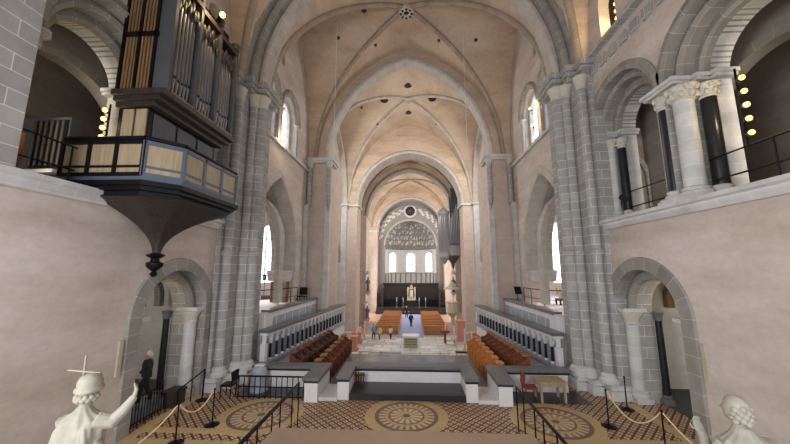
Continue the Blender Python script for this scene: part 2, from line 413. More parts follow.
    MB().box(*xs(sx, 8.9, 13.4), -1, 13.2, 13.0, 13.3).build('gallery_ceiling', VAULT, rm)
    mb = MB()   # barrel vault web over the passage
    pth = arch_path(2.6, 0, 9.9, 0, 12)
    for (u, z, _, _), (u2, z2, _, _) in zip(pth, pth[1:]):
        i = mb.add([(sx*8.9, 7.9+u, z), (sx*10.0, 7.9+u, z), (sx*10.0, 7.9+u2, z2), (sx*8.9, 7.9+u2, z2)]); mb.face((i, i+1, i+2, i+3))
    mb.build('passage_vault', VAULT, rm, 40)
    # blind pointed niche on the far end wall of the gallery
    MB().ring(.62, .5, 8.2, [(0, 12.9), (.14, 12.86), (.2, 12.9), (.2, 13.05), (0, 13.05)], 'x', sx*9.3, 1.5).build('blind_niche', STONE, rm, 30)
    # ---- door in the front wall
    MB().ring(1.4, 0, 3.05, [(0, sx*7.54), (.38, sx*7.54), (.42, sx*7.6), (.42, sx*7.75), (0, sx*8.05)], 'y', dc, 3.05, 16).build('outer_door_arch', RINGST, dx, 30)
    MB().plate(rect(dc-2.4, dc+2.55, -.2, 5.6), [hole(1.08, 0, 3.1, -.15, dc, 14)], 'y', *xs(sx, 8.0, 8.62)).build('inner_door_wall', STONE, dx)
    MB().ring(1.06, 0, 3.1, [(0, sx*7.93), (.1, sx*7.88), (.26, sx*7.93), (.26, sx*8.1), (0, sx*8.1)], 'y', dc, 0, 14).build('inner_door_arch', RINGST, dx, 30)
    MB().box(*xs(sx, 7.62, 8.4), dc+1.02, dc+1.5, 2.98, 3.1).build('impost', STONE_L, dx)
    MB().box(*xs(sx, 7.62, 8.4), dc-1.5, dc-1.02, 2.98, 3.1).build('impost', STONE_L, dx)
    c = thing('door_column', 'thick pale half column with leafy capital in the %s round doorway' % SIDE[sx], 'column', (sx*7.97, dc+1.22, 0))
    MB().box(*xs(sx, 7.7, 8.25), dc+.95, dc+1.45, 0, .16).build('plinth', STONE_L, c)
    MB().lathe([(.3,.16),(.31,.24),(.24,.3),(.26,.36),(.21,.4)], (sx*7.97, dc+1.22, 0), 20).build('base', STONE_L, c, 40)
    MB().lathe([(.21,.4),(.2,2.55)], (sx*7.97, dc+1.22, 0), 20).build('shaft', STONE_L, c, 40)
    MB().lathe([(.2,2.55),(.24,2.57),(.21,2.62),(.26,2.8),(.34,2.92),(.36,2.98)], (sx*7.97, dc+1.22, 0), 20).build('capital', CARVED, c, 40)
    c = thing('door_column', 'slim black marble column deep in the %s round doorway' % SIDE[sx], 'column', (sx*8.72, dc+1.0, 0))
    MB().lathe([(.2,.0),(.2,.12),(.13,.2),(.15,.26),(.11,.3)], (sx*8.72, dc+1.0, 0), 14).build('base', MGREY, c, 40)
    MB().lathe([(.11,.3),(.1,2.7)], (sx*8.72, dc+1.0, 0), 14).build('shaft', MBLACK, c, 40)
    MB().lathe([(.1,2.7),(.13,2.74),(.12,2.8),(.18,2.98)], (sx*8.72, dc+1.0, 0), 14).build('capital', MGREY, c, 40)
    # aisle room behind the door
    MB().box(*xs(sx, 12.6, 12.9), 5.5, 13.2, -.3, 6.0).build('aisle_back', WHITEP if sx > 0 else PLAST, dx)
    MB().box(*xs(sx, 8.6, 12.9), 13.0, 13.3, -.3, 6.0).build('aisle_end', WHITEP, dx)
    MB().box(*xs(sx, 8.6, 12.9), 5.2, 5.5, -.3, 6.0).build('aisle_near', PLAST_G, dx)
    MB().ring(.85, 0, 3.3, [(0, sx*10.0), (.22, sx*10.0), (.22, sx*10.25), (0, sx*10.25)], 'y', dc+1.3, .3).build('aisle_arch', OAKD if sx > 0 else RINGST, dx, 30)  # right arch takes oak colour: orange lamplight on it is painted in

# columns of the gallery piers
def gallery_column(name, label, x, y, z0, z1, r, mat, cap=.55, group='gallery columns'):
    c = thing(name, label, 'column', (x, y, z0), group)
    MB().box(x-r*1.6, x+r*1.6, y-r*1.6, y+r*1.6, z0, z0+.14).build('plinth', STONE_L, c)
    MB().lathe([(r*1.55,.14),(r*1.6,.2),(r*1.2,.26),(r*1.35,.32),(r*1.05,.36)], (x, y, z0), 18).build('base', STONE_L, c, 40)
    MB().lathe([(r*1.02,.36),(r,z1-z0-cap)], (x, y, z0), 18).build('shaft', mat, c, 40)
    lv = MB()
    for tier, (rr_, zz_) in enumerate(((1.22, -cap*.72), (1.45, -cap*.42))):
        for q in range(8): a_ = (q+.5*tier)*PI/4; lv.ball((x+r*rr_*math.cos(a_), y+r*rr_*math.sin(a_), z1+zz_), r*.3, 6, (1, 1, 1.5))
    lv.lathe([(r,-cap),(r*1.18,-cap+.03),(r*1.05,-cap+.08),(r*1.2,-cap*.6),(r*1.45,-cap*.35),(r*1.75,-.17)], (x, y, z1), 18).build('capital', CARVED, c, 50)
    return c
for sx in (-1, 1):
    lz = LZ[sx]; sd = SIDE[sx]
    gallery_column('gallery_column', 'thick pale half column in the middle of the %s gallery pier' % sd, sx*7.76, 8.42, lz, 9.6, .23, STONE_L)
    gallery_column('gallery_column', 'black marble column on the far side of the pale half column of the %s gallery pier' % sd, sx*7.66, 8.92, lz, 9.6, .16, MBLACK)
    gallery_column('gallery_column', 'black marble column on the near side of the pale half column of the %s gallery pier' % sd, sx*8.28, 8.26, lz, 9.6, .17, MBLACK)
    gallery_column('gallery_column', 'pale half column between two dark ones at the far end of the %s gallery' % sd, sx*8.02, 11.98, lz, 9.6, .13, STONE_L)
    gallery_column('gallery_column', 'dark marble column at the far end of the %s gallery, next to the great arch pier' % sd, sx*7.74, 12.14, lz, 9.6, .12, MBLACK)
    gallery_column('gallery_column', 'dark marble column at the far end of the %s gallery, deepest of the far jamb' % sd, sx*8.3, 11.8, lz, 9.6, .13, MBLACK)
    t = struct('trim_1' if sx < 0 else 'trim_2')
    # stepped impost mouldings over the piers
    for nm, yl in (('pier_impost', ((8.28, 9.5, 7.42, 8.0), (8.12, 9.6, 7.95, 8.5), (7.95, 9.7, 8.3, 8.9))), ('far_impost', ((12.0, 12.5, 7.45, 8.0), (11.84, 12.5, 7.9, 8.3), (11.6, 12.5, 8.2, 8.9)))):
        mb = MB()
        for ya, yb, xa, xb in yl:
            mb.box(*xs(sx, xa+.06, xb), ya+.06, yb-.06, 9.58, 9.66).box(*xs(sx, xa, xb), ya, yb, 9.66, 9.77)
        mb.build(nm, STONE_L, t)
    mb = MB()
    for ya, yb, xa, xb in ((8.34, 9.4, 7.5, 8.0), (12.0, 12.5, 7.5, 8.0)):
        mb.box(*xs(sx, xa, xb), ya, yb, lz, lz+.12)
    mb.build('pier_plinth', STONE_L, t)
    MB().box(*xs(sx, 7.57, 8.02), 8.7, 9.1, lz, 9.6).box(*xs(sx, 7.57, 8.02), 12.3, 12.42, lz, 9.6).build('pier_face', STONE, t)

st(MB().box(-9, 9, -1.5, -1.2, 8.5, 23), 'wall_east_light_block', PLAST)  # unseen upper wall, added behind the camera to darken the front vault
# ================================================================== GREAT ARCH PIERS AND ARCHES
def shaft(mb, x, y, z0, z1, r):
    mb.lathe([(r*1.5,z0),(r*1.5,z0+.15),(r*1.15,z0+.28),(r*1.3,z0+.36),(r,z0+.42),(r,z1)], (x, y, 0), 18)
for sx in (-1, 1):
    p = struct('pillar_1' if sx < 0 else 'pillar_2')
    mb = MB()
    mb.box(*xs(sx, 6.75, 8.2), 12.85, 14.2, -.3, 12.3)
    mb.box(*xs(sx, 7.1, 8.2), 12.3, 14.0, -.3, 12.3)
    mb.box(*xs(sx, 7.4, 8.2), 11.95, 14.0, -.3, 12.3)
    mb.build('core', STONE, p)
    SH = ((6.66, 13.1, .22), (6.93, 12.9, .19), (7.24, 12.22, .18))
    for k, (x, y, r) in enumerate(SH):
        m = MB(); m.lathe([(r, .8), (r, 5.0), (r*1.3, 5.04), (r*1.42, 5.12), (r*1.3, 5.2), (r, 5.24), (r, 11.75)], (sx*x, y, 0), 18); m.build('shaft', STONE, p, 40)
        MB().lathe([(r, 11.75), (r*1.2, 11.753), (r*1.05, 11.84), (r*1.2, 12.06), (r*1.65, 12.32)], (sx*x, y, 0), 18).build('capital', CARVED, p, 50)
        MB().lathe([(r*1.75, .45), (r*1.8, .58), (r*1.3, .66), (r*1.4, .72), (r, .8)], (sx*x, y, 0), 18).build('base', STONE_L, p, 40)
    mb = MB()
    for e, z0, z1 in ((.3, -.02, .3), (.2, .3, .46)):
        mb.box(*xs(sx, 6.6-e, 8.2), 12.95-e, 14.2, z0, z1); mb.box(*xs(sx, 6.95-e, 8.2), 12.5-e, 14, z0, z1); mb.box(*xs(sx, 7.3-e, 8.2), 12.05-e, 14, z0, z1)
    mb.build('plinth', STONE_L, p)
    mb = MB()
    for e, z0, z1 in ((.1, 12.3, 12.46), (.22, 12.46, 12.64), (.34, 12.64, 12.9)):
        mb.box(*xs(sx, 6.55-e*.8, 8.2), 12.98-e, 14.3, z0, z1); mb.box(*xs(sx, 6.88-e*.6, 8.2), 12.5-e, 14.1, z0, z1); mb.box(*xs(sx, 7.24-e*.6, 8.2), 12.05-e, 14, z0, z1)
    mb.build('abacus', STONE, p)
ga = struct('trim_3')
MB().ring(6.5, .9, 12.9, [(0, 12.95), (.1, 12.86), (.24, 12.86), (.36, 12.95), (.36, 13.55), (0, 13.55)], 'x', 0, 0, 26).build('inner_order', RINGST_L, ga, 35)
MB().ring(6.8, .9, 12.9, [(0, 12.62), (.1, 12.5), (.22, 12.5), (.32, 12.62), (.32, 13.2), (0, 13.2)], 'x', 0, 0, 26).build('middle_order', RINGST, ga, 35)
MB().ring(7.08, .9, 12.9, [(0, 12.28), (.1, 12.15), (.26, 12.15), (.36, 12.28), (.36, 13.0), (0, 13.0)], 'x', 0, 0, 26).build('outer_order', RINGST, ga, 35)
MB().plate(notch(9, 23, 6.82, .9, 12.9, 12.8), [], 'x', 12.7, 13.5).build('spandrel', PLAST, ga)

# later transverse arches: half span, centre offset, spring, near, far
def trans_arch(nm, a, c, zs, y0, y1, mat, wall=PLAST, top=23.5, w=9.5, leg=0, t=.4):
    g = struct(nm)
    MB().ring(a, c, zs, [(0, y0), (.1, y0-.08), (.24, y0-.08), (t, y0+.06), (t, y1), (0, y1)], 'x', 0, leg, 24).build('arch_ring', mat, g, 35)
    MB().plate(notch(w, top, a+.2, c, zs, zs-.2), [], 'x', y0+.1, y1).build('spandrel', wall, g)
    return g
trans_arch('trim_4', 5.7, 2.2, 12.35, 21.1, 22.0, RINGST_L, VAULT, t=.34)
trans_arch('trim_5', 5.6, .25, 11.35, 33.0, 35.2, RINGST_L, VAULT)
trans_arch('trim_6', 5.6, .6, 11.35, 40.0, 41.3, RINGST, VAULT)
trans_arch('trim_7', 5.35, 0, 10.6, 50.5, 52.2, RINGST_L, VAULT)

# ================================================================== VAULTS
def hprof(t, c):
    t = min(1, abs(t)); R = 1+c
    return math.sqrt(max(0, R*R-(t+c)**2))/math.sqrt(R*R-c*c)
VP = []
def vault(par, a, y0, y1, zs, rise, c=.3, n=28, ext=None, ribr=.15, mat=VAULT, ribm=RIBST):
    ym, b = (y0+y1)/2, (y1-y0)/2; ext = ext or a
    us = [-ext]+[a*(-1+2*k/n) for k in range(n+1)]+[ext] if ext > a else [a*(-1+2*k/n) for k in range(n+1)]
    ws = [ym+b*(-1+2*k/n) for k in range(n+1)]
    f = lambda x, y: zs+rise*max(hprof(x/a, c), hprof((y-ym)/b, c)) if False else zs+rise*hprof(min(min(1, abs(x)/a), abs(y-ym)/b), c)
    mb = MB(); W = len(us)
    mb.add([(x, y, f(x, y)) for y in ws for x in us])
    for j in range(len(ws)-1):
        for i in range(W-1):
            q = (j*W+i, j*W+i+1, (j+1)*W+i+1, (j+1)*W+i)
            # split along the diagonal that follows the groin
            if (us[i]+us[i+1])*((ws[j]+ws[j+1])/2-ym) > 0: mb.face((q[0], q[1], q[2])); mb.face((q[0], q[2], q[3]))
            else: mb.face((q[0], q[1], q[3])); mb.face((q[1], q[2], q[3]))
    mb.build('vault_web', mat, par, 25)
    for s in (-1, 1):
        pts = [(s*a*t, ym+b*t, f(s*a*t, ym+b*t)-.1) for t in [-1+2*k/40 for k in range(41)]]
        MB().tube(pts, ribr, 10).build('vault_rib', ribm, par, 50)
    VP.append(f); return f
ce = struct('ceiling')
f0 = vault(ce, 7.3, -1.2, 12.2, 12.7, 8.2, .35, ext=8.0)
f1 = vault(ce, 6.75, 13.45, 21.2, 12.4, 8.5, .5, ext=7.6)
f2 = vault(ce, 6.75, 21.9, 33.1, 12.0, 8.6, .3, ext=7.6, ribm=RINGST_L)
f3 = vault(ce, 6.6, 35.1, 40.1, 11.4, 7.3, .3, ext=7.6)
f4 = vault(ce, 6.4, 41.2, 50.6, 11.4, 6.6, .2, ext=7.6)
# bosses and vent holes of the vaults
def boss(x, y, z, r):
    MB().lathe([(r*.35, .0), (r*.4, -.16), (r, -.16), (r*1.05, -.05), (r, .12)], (x, y, z), 20).build('boss_ring', CARVED, ce, 40)
    MB().lathe([(1e-4, -.06), (r*.38, -.06), (r*.38, .02)], (x, y, z), 14).build('boss_eye', MBLACK, ce, 40)
    m = MB()
    for k in range(8): m.ball((x+r*.72*math.cos(k*PI/4), y+r*.72*math.sin(k*PI/4), z-.17), r*.17, 8)
    m.build('boss_dark_holes', MBLACK, ce, 60)  # black beads and eye: the dark of the boss holes put into colour
boss(0, 17.55, f1(0, 17.55)-.2, .48)
boss(0, 27.75, f2(0, 27.75)-.12, .2)
def vent(f, x, y, r):
    z = f(x, y); e = .15
    nx, ny = (f(x+e, y)-f(x-e, y))/(2*e), (f(x, y+e)-f(x, y-e))/(2*e); nn = Vector((-nx, -ny, 1)).normalized()
    c = Vector((x, y, z)); MB().tube([c-nn*.1, c+nn*.2], r*1.25, 14).build('vent_dark_plug', MBLACK, ce, 40)  # solid black plug, the darkness of an opening given as colour
for x, y, r in ((0, 15.6, .14), (2.9, 17.2, .16), (-2.7, 17.4, .13), (3.9, 16.2, .09), (-4.4, 16.2, .08), (-4.6, 18.6, .09), (4.6, 18.9, .09), (2.2, 19.2, .08), (-2.2, 19.4, .08), (-5.3, 17.2, .09)): vent(f1, x, y, r)
for x, y, r in ((-2.3, 27.6, .3), (2.3, 27.6, .3), (0, 25.4, .26), (0, 30.2, .26), (-3.6, 25.5, .09), (3.4, 25.8, .09), (-3.2, 30, .09), (2.9, 30.4, .09), (-4.6, 28.4, .08), (4.6, 28, .08)): vent(f2, x, y, r)

# ================================================================== SECOND BAY WALLS
for sx in (-1, 1):
    w = struct('wall_choir_'+SIDE[sx]); n1 = struct('window_1' if sx < 0 else 'window_2')
    d0, d1 = xs(sx, 7.2, 8.0)
    MB().plate(rect(13.3, 21.6, -.3, 21.5), [hole(2.75, 2.2, 5.2, 2.2, 16.6), hole(1.3, .2, 13.75, 11.4, 14.75), hole(1.3, .2, 13.75, 11.4, 17.65)], 'y', d0, d1).build('plaster_face', PLAST, w)
    MB().ring(2.75, 2.2, 5.2, [(-.02, sx*7.12), (.32, sx*7.12), (.4, sx*7.2), (.4, sx*7.3), (-.02, sx*8.05)], 'y', 16.6, .9).build('pointed_arch', RINGST_L, w, 30)
    MB().ring(2.5, 2.0, 5.0, [(0, sx*7.95), (.3, sx*7.9), (.3, sx*8.6), (0, sx*8.6)], 'y', 16.6, .6).build('inner_pointed_arch', RINGST, w, 30)
    mb = MB()
    for z0, z1, e in ((4.1, 4.25, .3), (3.95, 4.1, .24), (3.78, 3.95, .2), (3.6, 3.78, .12)): mb.box(*xs(sx, 7.4-e*.5, 8.6), 18.9-e, 19.6, z0+.15, z1+.15)
    mb.build('arch_corbel', STONE_L, w)
    MB().box(*xs(sx, 7.02, 7.3), 13.9, 21.0, 11.32, 11.46).build('window_sill', STONE_L, w)
    for cy in (14.75, 17.65):
        MB().ring(1.3, .2, 13.75, [(0, sx*7.16), (.1, sx*7.08), (.22, sx*7.16), (.22, sx*7.25), (0, sx*7.25)], 'y', cy).build('window_hood', RINGST, n1, 30)
        MB().ring(1.04, .2, 13.75, [(0, sx*7.36), (.08, sx*7.3), (.26, sx*7.36), (.26, sx*7.5), (0, sx*7.5)], 'y', cy, 2.2).build('window_order', RINGST_L, n1, 30)
        MB().ring(.78, .15, 13.75, [(0, sx*7.6), (.3, sx*7.56), (.3, sx*7.8), (0, sx*7.8)], 'y', cy, 2.2).build('window_jamb', RINGST_L, n1, 30)
        pane = hole(.84, .15, 13.75, 11.4, cy)
        MB().prism(pane, 'y', *xs(sx, 7.84, 7.88)).build('pane', PANE, n1)
        mb = MB(); mb.box(*xs(sx, 7.8, 7.84), cy-.03, cy+.03, 11.4, 14.7)
        for k in range(6): mb.box(*xs(sx, 7.8, 7.84), cy-.84, cy+.84, 11.9+k*.4, 11.93+k*.4)
        mb.build('glazing_bars', LEAD, n1)
        for e in (-1.16, 1.16):
            c = thing('window_colonnette', '%s colonnette of the %s upper window of the %s choir wall' % (('nearer' if e < 0 else 'farther'), ('near' if cy < 17 else 'far'), SIDE[sx]), 'column', (sx*7.3, cy+e, 11.46), 'upper window colonnettes')
            MB().lathe([(.16, 0), (.16, .1), (.1, .16), (.12, .2), (.085, .24)], (sx*7.3, cy+e, 11.46), 12).build('base', STONE_L, c, 40)
            MB().lathe([(.085, .24), (.085, 1.9)], (sx*7.3, cy+e, 11.46), 12).build('shaft', MGREY if e*(-1 if cy > 17 else 1) > 0 else STONE_L, c, 40)
            MB().lathe([(.085, 1.9), (.11, 1.93), (.1, 1.98), (.17, 2.2), (.2, 2.22), (.2, 2.3)], (sx*7.3, cy+e, 11.46), 12).build('capital', CARVED, c, 40)
    MB().prism(rect(20.3, 20.7, 13.2, 14.6) if False else rect(16.0, 16.35, 16.3, 17.5), 'y', *xs(sx, 7.19, 7.3)).build('slit_shade_panel', PLAST_G, w)  # panel nearly flush with the wall; the slit's shade is its darker colour
    # aisle beyond the pointed arch
    a = struct('wall_aisle_'+SIDE[sx])
    MB().plate(rect(13.2, 32.5, -2.6, 12), [hole(1.5, .3, 6.6, 3.4, 19.4), hole(1.2, .3, 6.6, 3.4, 24.5)], 'y', *xs(sx, 11.4, 11.9)).build('plaster_face', WHITEP, a)
    MB().box(*xs(sx, 7.95, 11.9), 26.6, 27.0, -2.6, 12).build('end_wall', STONE_P, a)
    MB().box(*xs(sx, 8.0, 11.9), 13.2, 13.5, -2.6, 12).build('near_wall', PLAST, a)
    MB().box(*xs(sx, 7.95, 11.9), 13.2, 27, 11.0, 11.3).build('aisle_ceiling', VAULT, a)
    MB().ring(2.2, 1.2, 6.0, [(0, 17.2), (.3, 17.1), (.3, 17.7), (0, 17.7)], 'x', sx*9.7, 3.4).build('aisle_arch', RINGST_L, a, 30)
    MB().ring(2.0, 1.2, 6.0, [(0, 20.6), (.3, 20.5), (.3, 21.4), (0, 21.4)], 'x', sx*9.7, 3.9).build('aisle_far_arch', RINGST_L, a, 30)
    nn = struct('window_3' if sx < 0 else 'window_4')
    for cy, aa in ((19.4, 1.5), (24.5, 1.2)):
        MB().prism(hole(aa, .3, 6.6, 3.4, cy), 'y', *xs(sx, 11.6, 11.64)).build('pane', PANE, nn)
        mb = MB(); mb.box(*xs(sx, 11.55, 11.6), cy-.05, cy+.05, 3.4, 8.2)
        for k in range(8): mb.box(*xs(sx, 11.55, 11.6), cy-aa, cy+aa, 3.9+k*.5, 3.94+k*.5)
        mb.build('glazing_bars', LEAD, nn)

# ================================================================== LATER PIERS AND WALLS
k = 3
for sx in (-1, 1):
    sd = SIDE[sx]
    p = struct('pillar_%d' % k); k += 1
    MB().box(*xs(sx, 5.65, 8.0), 21.2, 24.6, NZ-.2, 12.1).build('core', STONE_P, p)
    MB().box(*xs(sx, 5.5, 5.85), 21.05, 21.4, NZ-.2, 9.1).build('corner_strip', STONE_L, p)
    MB().box(*xs(sx, 6.95, 7.35), 20.7, 21.4, NZ, 8.9).build('side_pilaster', STONE_L, p)
    mb = MB(); mb.box(*xs(sx, 5.4, 7.4), 20.95, 22.6, 12.0, 12.14).box(*xs(sx, 5.3, 7.4), 20.88, 22.6, 12.14, 12.36); mb.build('cap_moulding', STONE_L, p)
    for x, z0 in ((5.62, 9.0), (7.0, 8.9)):
        MB().lathe([(.02, z0-.5), (.1, z0-.2), (.17, z0), (.17, 11.6)], (sx*x, 21.02, 0), 16).build('shaft', STONE, p, 40)
        MB().lathe([(.17, 11.6), (.21, 11.63), (.18, 11.7), (.24, 11.85), (.32, 12.05)], (sx*x, 21.02, 0), 16).build('capital', CARVED, p, 40)
    p = struct('pillar_%d' % k); k += 1
    MB().box(*xs(sx, 5.7, 8.4), 33.0, 35.4, NZ-.2, 11.2).build('core', STONE_P, p)
    MB().box(*xs(sx, 6.75, 8.4), 32.4, 33.2, NZ-.2, 11.2).build('stepped_pilaster', STONE_L, p)
    mb = MB(); mb.box(*xs(sx, 5.5, 8.4), 32.85, 35.4, 11.2, 11.42); mb.box(*xs(sx, 6.6, 8.4), 32.25, 33.2, 11.2, 11.42); mb.build('cap_moulding', STONE_L, p)
    MB().box(*xs(sx, 5.5, 8.4), 32.2, 35.5, NZ-.1, NZ+.5).build('plinth', STONE_L, p)
    p = struct('pillar_%d' % k); k += 1
    MB().box(*xs(sx, 5.7, 8.0), 40.0, 42.4, NZ-.2, 11.2).build('core', STONE_P, p)
    MB().box(*xs(sx, 5.5, 8.0), 39.85, 42.4, 11.2, 11.4).build('cap_moulding', STONE_L, p)
    p = struct('pillar_%d' % k); k += 1
    MB().box(*xs(sx, 5.45, 8.0), 50.4, 52.3, NZ-.2, 10.5).build('core', STONE_P, p)
    MB().box(*xs(sx, 5.25, 8.0), 50.3, 52.3, 10.5, 10.7).build('cap_moulding', STONE_L, p)
    w = struct('wall_nave_'+sd)
    MB().plate(rect(24.0, 52.4, NZ-.2, 21), [hole(3.6, .6, 4.2, NZ-.1, 28.9), hole(2.0, .4, 4.2, NZ-.1, 37.6), hole(3.3, .4, 4.2, NZ-.1, 46.4)], 'y', *xs(sx, 7.3, 8.1)).build('plaster_face', PLAST, w)
    MB().ring(3.6, .6, 4.2, [(0, sx*7.22), (.35, sx*7.22), (.35, sx*7.4), (0, sx*8.1)], 'y', 28.9, 6.4).build('nave_arch', RINGST_L, w, 30)
    MB().ring(2.0, .4, 4.2, [(0, sx*7.22), (.35, sx*7.22), (.35, sx*7.4), (0, sx*8.1)], 'y', 37.6, 6.4).build('nave_arch', RINGST_L, w, 30)
    MB().ring(3.3, .4, 4.2, [(0, sx*7.22), (.35, sx*7.22), (.35, sx*7.4), (0, sx*8.1)], 'y', 46.4, 6.4).build('nave_arch', RINGST_L, w, 30)
    MB().ring(4.6, 2.6, 11.4, [(0, sx*6.85), (.12, sx*6.78), (.3, sx*6.85), (.42, sx*7.0), (.42, sx*7.35), (0, sx*7.35)], 'y', 28.2).build('wall_rib', RINGST_L, w, 30)
    MB().box(*xs(sx, 12.2, 12.6), 24, 56, NZ-.2, 9).build('aisle_wall', WHITEP, w)
    MB().box(*xs(sx, 8.0, 12.6), 24, 56, 8.6, 8.9).build('aisle_ceiling', VAULT, w)

# ================================================================== APSE
ap = struct('wall_apse'); AY = 53.0; AC = 55.2; AR = 4.6
MB().plate(rect(-8, 8, NZ-.2, 20), [hole(4.35, 0, 8.3, NZ-.1, 0, 18)], 'x', AY, AY+.6).build('tympanum_wall', STUCCO_D, ap)
MB().ring(4.35, 0, 8.3, [(0, AY-.12), (.12, AY-.2), (.3, AY-.12), (.3, AY+.1), (0, AY+.1)], 'x', 0, 0, 24).build('dome_arch', RINGST_L, ap, 30)
MB().ring(5.0, 0, 10.2, [(0, AY-.1), (.2, AY-.22), (.34, AY-.1), (.34, AY+.1), (0, AY+.1)], 'x', 0, 0, 24).build('tympanum_rib', STUCCO_D, ap, 30)
MB().ring(.82, 0, 14.35, [(0, AY-.05), (.12, AY-.16), (.3, AY-.08), (.3, AY+.1), (0, AY+.1)], 'x', 0, 0, 14).build('oculus_rim', STUCCO, ap, 30)
mm = MB(); i = mm.ring(.82, 0, 14.35, [(0, AY-.05), (.12, AY-.16), (.3, AY-.08), (.3, AY+.1), (0, AY+.1)], 'x', 0, 0, 14)
mm.v = [(x, y, 28.7-z) for x, y, z in mm.v]; mm.build('oculus_rim', STUCCO, ap, 30)
MB().prism([(.84*math.cos(t*PI/12), 14.35+.84*math.sin(t*PI/12)) for t in range(24)], 'x', AY-.04, AY+.02).build('oculus_grille_ground', MBLACK, ap)
mb = MB()
for t in range(8): mb.tube([(0, AY-.07, 14.35), (.8*math.cos(t*PI/4), AY-.07, 14.35+.8*math.sin(t*PI/4))], .035, 6)
mb.ball((0, AY-.07, 14.35), .16, 8, (1, .4, 1)); mb.build('oculus_rays', MGREY, ap)
# curved wall with three windows and half dome
def cyl(u, z, r=AR): a = PI/2-u; return (r*math.cos(a), AC-1.6+r*math.sin(a), z)
mb = MB(); nU = 48; zz = [NZ, 1.7, 4.0, 7.3, 8.3]
WN = (-.8, 0, .8); wh = .16
us = sorted(set([-PI/2+PI*k/nU for k in range(nU+1)]+[w_+e for w_ in WN for e in (-wh, wh)]))
idx = {}
for a_ in range(len(us)):
    for b_ in range(len(zz)): idx[a_, b_] = mb.add([cyl(us[a_], zz[b_])])
for a_ in range(len(us)-1):
    um = (us[a_]+us[a_+1])/2
    for b_ in range(len(zz)-1):
        if b_ == 2 and any(abs(um-w_) < wh for w_ in WN): continue
        mb.face((idx[a_, b_], idx[a_+1, b_], idx[a_+1, b_+1], idx[a_, b_+1]), tuple((AR*us[q], zz[r]) for q, r in ((a_, b_), (a_+1, b_), (a_+1, b_+1), (a_, b_+1))))
mb.build('curved_wall', STUCCO, ap, 30)
mb = MB(); rows = []
for j in range(11):
    t = PI/2*j/10; rows.append(mb.add([cyl(-PI/2+PI*k/32, 8.3+AR*math.sin(t), max(.001, AR*math.cos(t))) for k in range(33)]))
for j in range(10):
    for q in range(32): mb.face((rows[j]+q, rows[j]+q+1, rows[j+1]+q+1, rows[j+1]+q))
mb.build('half_dome', STUCCO_D, ap, 60)  # ground darkened so that shade between the relief figures is painted in
# stucco relief: scrolls and figures on the half dome, a cornice and garlands
mb = MB(); rnd = random.Random(3)
def dome(u, t, r=AR-.05): p = cyl(u, 0, r*math.cos(t)); return Vector((p[0], p[1], 8.3+r*math.sin(t)))
for j, t in enumerate((.18, .42, .66, .9, 1.12)):
    n = (25, 21, 17, 13, 7)[j]
    for q in range(n):
        u = (-1.4+2.8*(q+.5)/n)+rnd.uniform(-.03, .03); c = dome(u, t); s_ = .27-.02*j+.06*rnd.random(); c = c+Vector((rnd.uniform(-.25,.25), 0, rnd.uniform(-.35,.35)))
        mb.ball(c, s_*.62, 8, (1, .7, 1.5)); mb.ball(c+Vector((0, -.08, s_*1.05)), s_*.3, 8)
        e = dome(u+.07, t+.08); mb.tube([c, (c+e)/2+Vector((0, -.15, .1)), e], s_*.2, 6)
        e = dome(u-.07, t-.06); mb.tube([c, (c+e)/2+Vector((0, -.12, -.05)), e], s_*.18, 6)
mb.build('stucco_figures', STUCCO, ap, 60)
mb = MB()
for z0, z1, e in ((7.9, 8.05, .12), (8.05, 8.2, .25), (8.2, 8.34, .38)):
    rows = [[mb.add([cyl(-PI/2+PI*k_/32, z, AR-e2)]) for k_ in range(33)] for z, e2 in ((z0, 0), (z0, e), (z1, e), (z1, 0))]
    for r_ in range(3):
        for q in range(32): mb.face((rows[r_][q], rows[r_][q+1], rows[r_+1][q+1], rows[r_+1][q]))
mb.build('apse_cornice', STUCCO_D, ap, 40)
mb = MB()
for q in range(44):     # scroll work round the tympanum
    t = PI*(q+.5)/44; r = 5.0+.3*(q % 3); c = Vector((r*math.cos(t), AY-.06, 9.6+r*.92*math.sin(t)))
    if abs(c.x) < 1.3 and c.z > 13: continue
    mb.ball(c, .26, 8, (1.1, .5, 1)); mb.tube([c, c+Vector((.3*math.cos(t+1.2), -.08, .3*math.sin(t+1.2))), c+Vector((.5*math.cos(t+2), -.02, .5*math.sin(t+2)))], .08, 6)
mb.build('tympanum_scrolls', STUCCO, ap, 60)
wn = struct('window_5')
for w_ in WN:
    mb = MB(); q = [cyl(w_-wh, 4.0, AR+.1), cyl(w_+wh, 4.0, AR+.1), cyl(w_+wh, 7.3, AR+.1), cyl(w_-wh, 7.3, AR+.1)]
    i = mb.add(q); mb.face((i, i+1, i+2, i+3)); mb.build('pane', PANE, wn)
    ex = (Vector(q[1])-Vector(q[0])).normalized(); c = (Vector(q[0])+Vector(q[1]))/2
    mb = MB(); hw = (Vector(q[1])-Vector(q[0])).length/2
    pp = [c+ex*(-hw-.2), c+ex*(-hw-.2)+Vector((0,0,2.6))]
    for t in range(9): pp.append(c+ex*(-(hw+.2)*math.cos(PI*t/8))+Vector((0, 0, 2.6+(hw+.2)*math.sin(PI*t/8))))
    pp += [c+ex*(hw+.2)]
    mb.tube([p_+Vector((0, -.15, 0)) for p_ in pp], .16, 8); mb.build('window_frame', STUCCO, wn, 50)
    # rounded top corners of the opening
    mb = MB()
    for s_ in (-1, 1):
        tri = [c+ex*s_*hw+Vector((0, -.1, 3.3))]+[c+ex*s_*hw*math.cos(PI/2*t/6)+Vector((0, -.1, 2.65+.65*math.sin(PI/2*t/6))) for t in range(7)]
        i = mb.add(tri)
        for t in range(1, 7): mb.face((i, i+t, i+t+1))
    mb.build('window_spandrel', STUCCO, wn)
mb = MB()
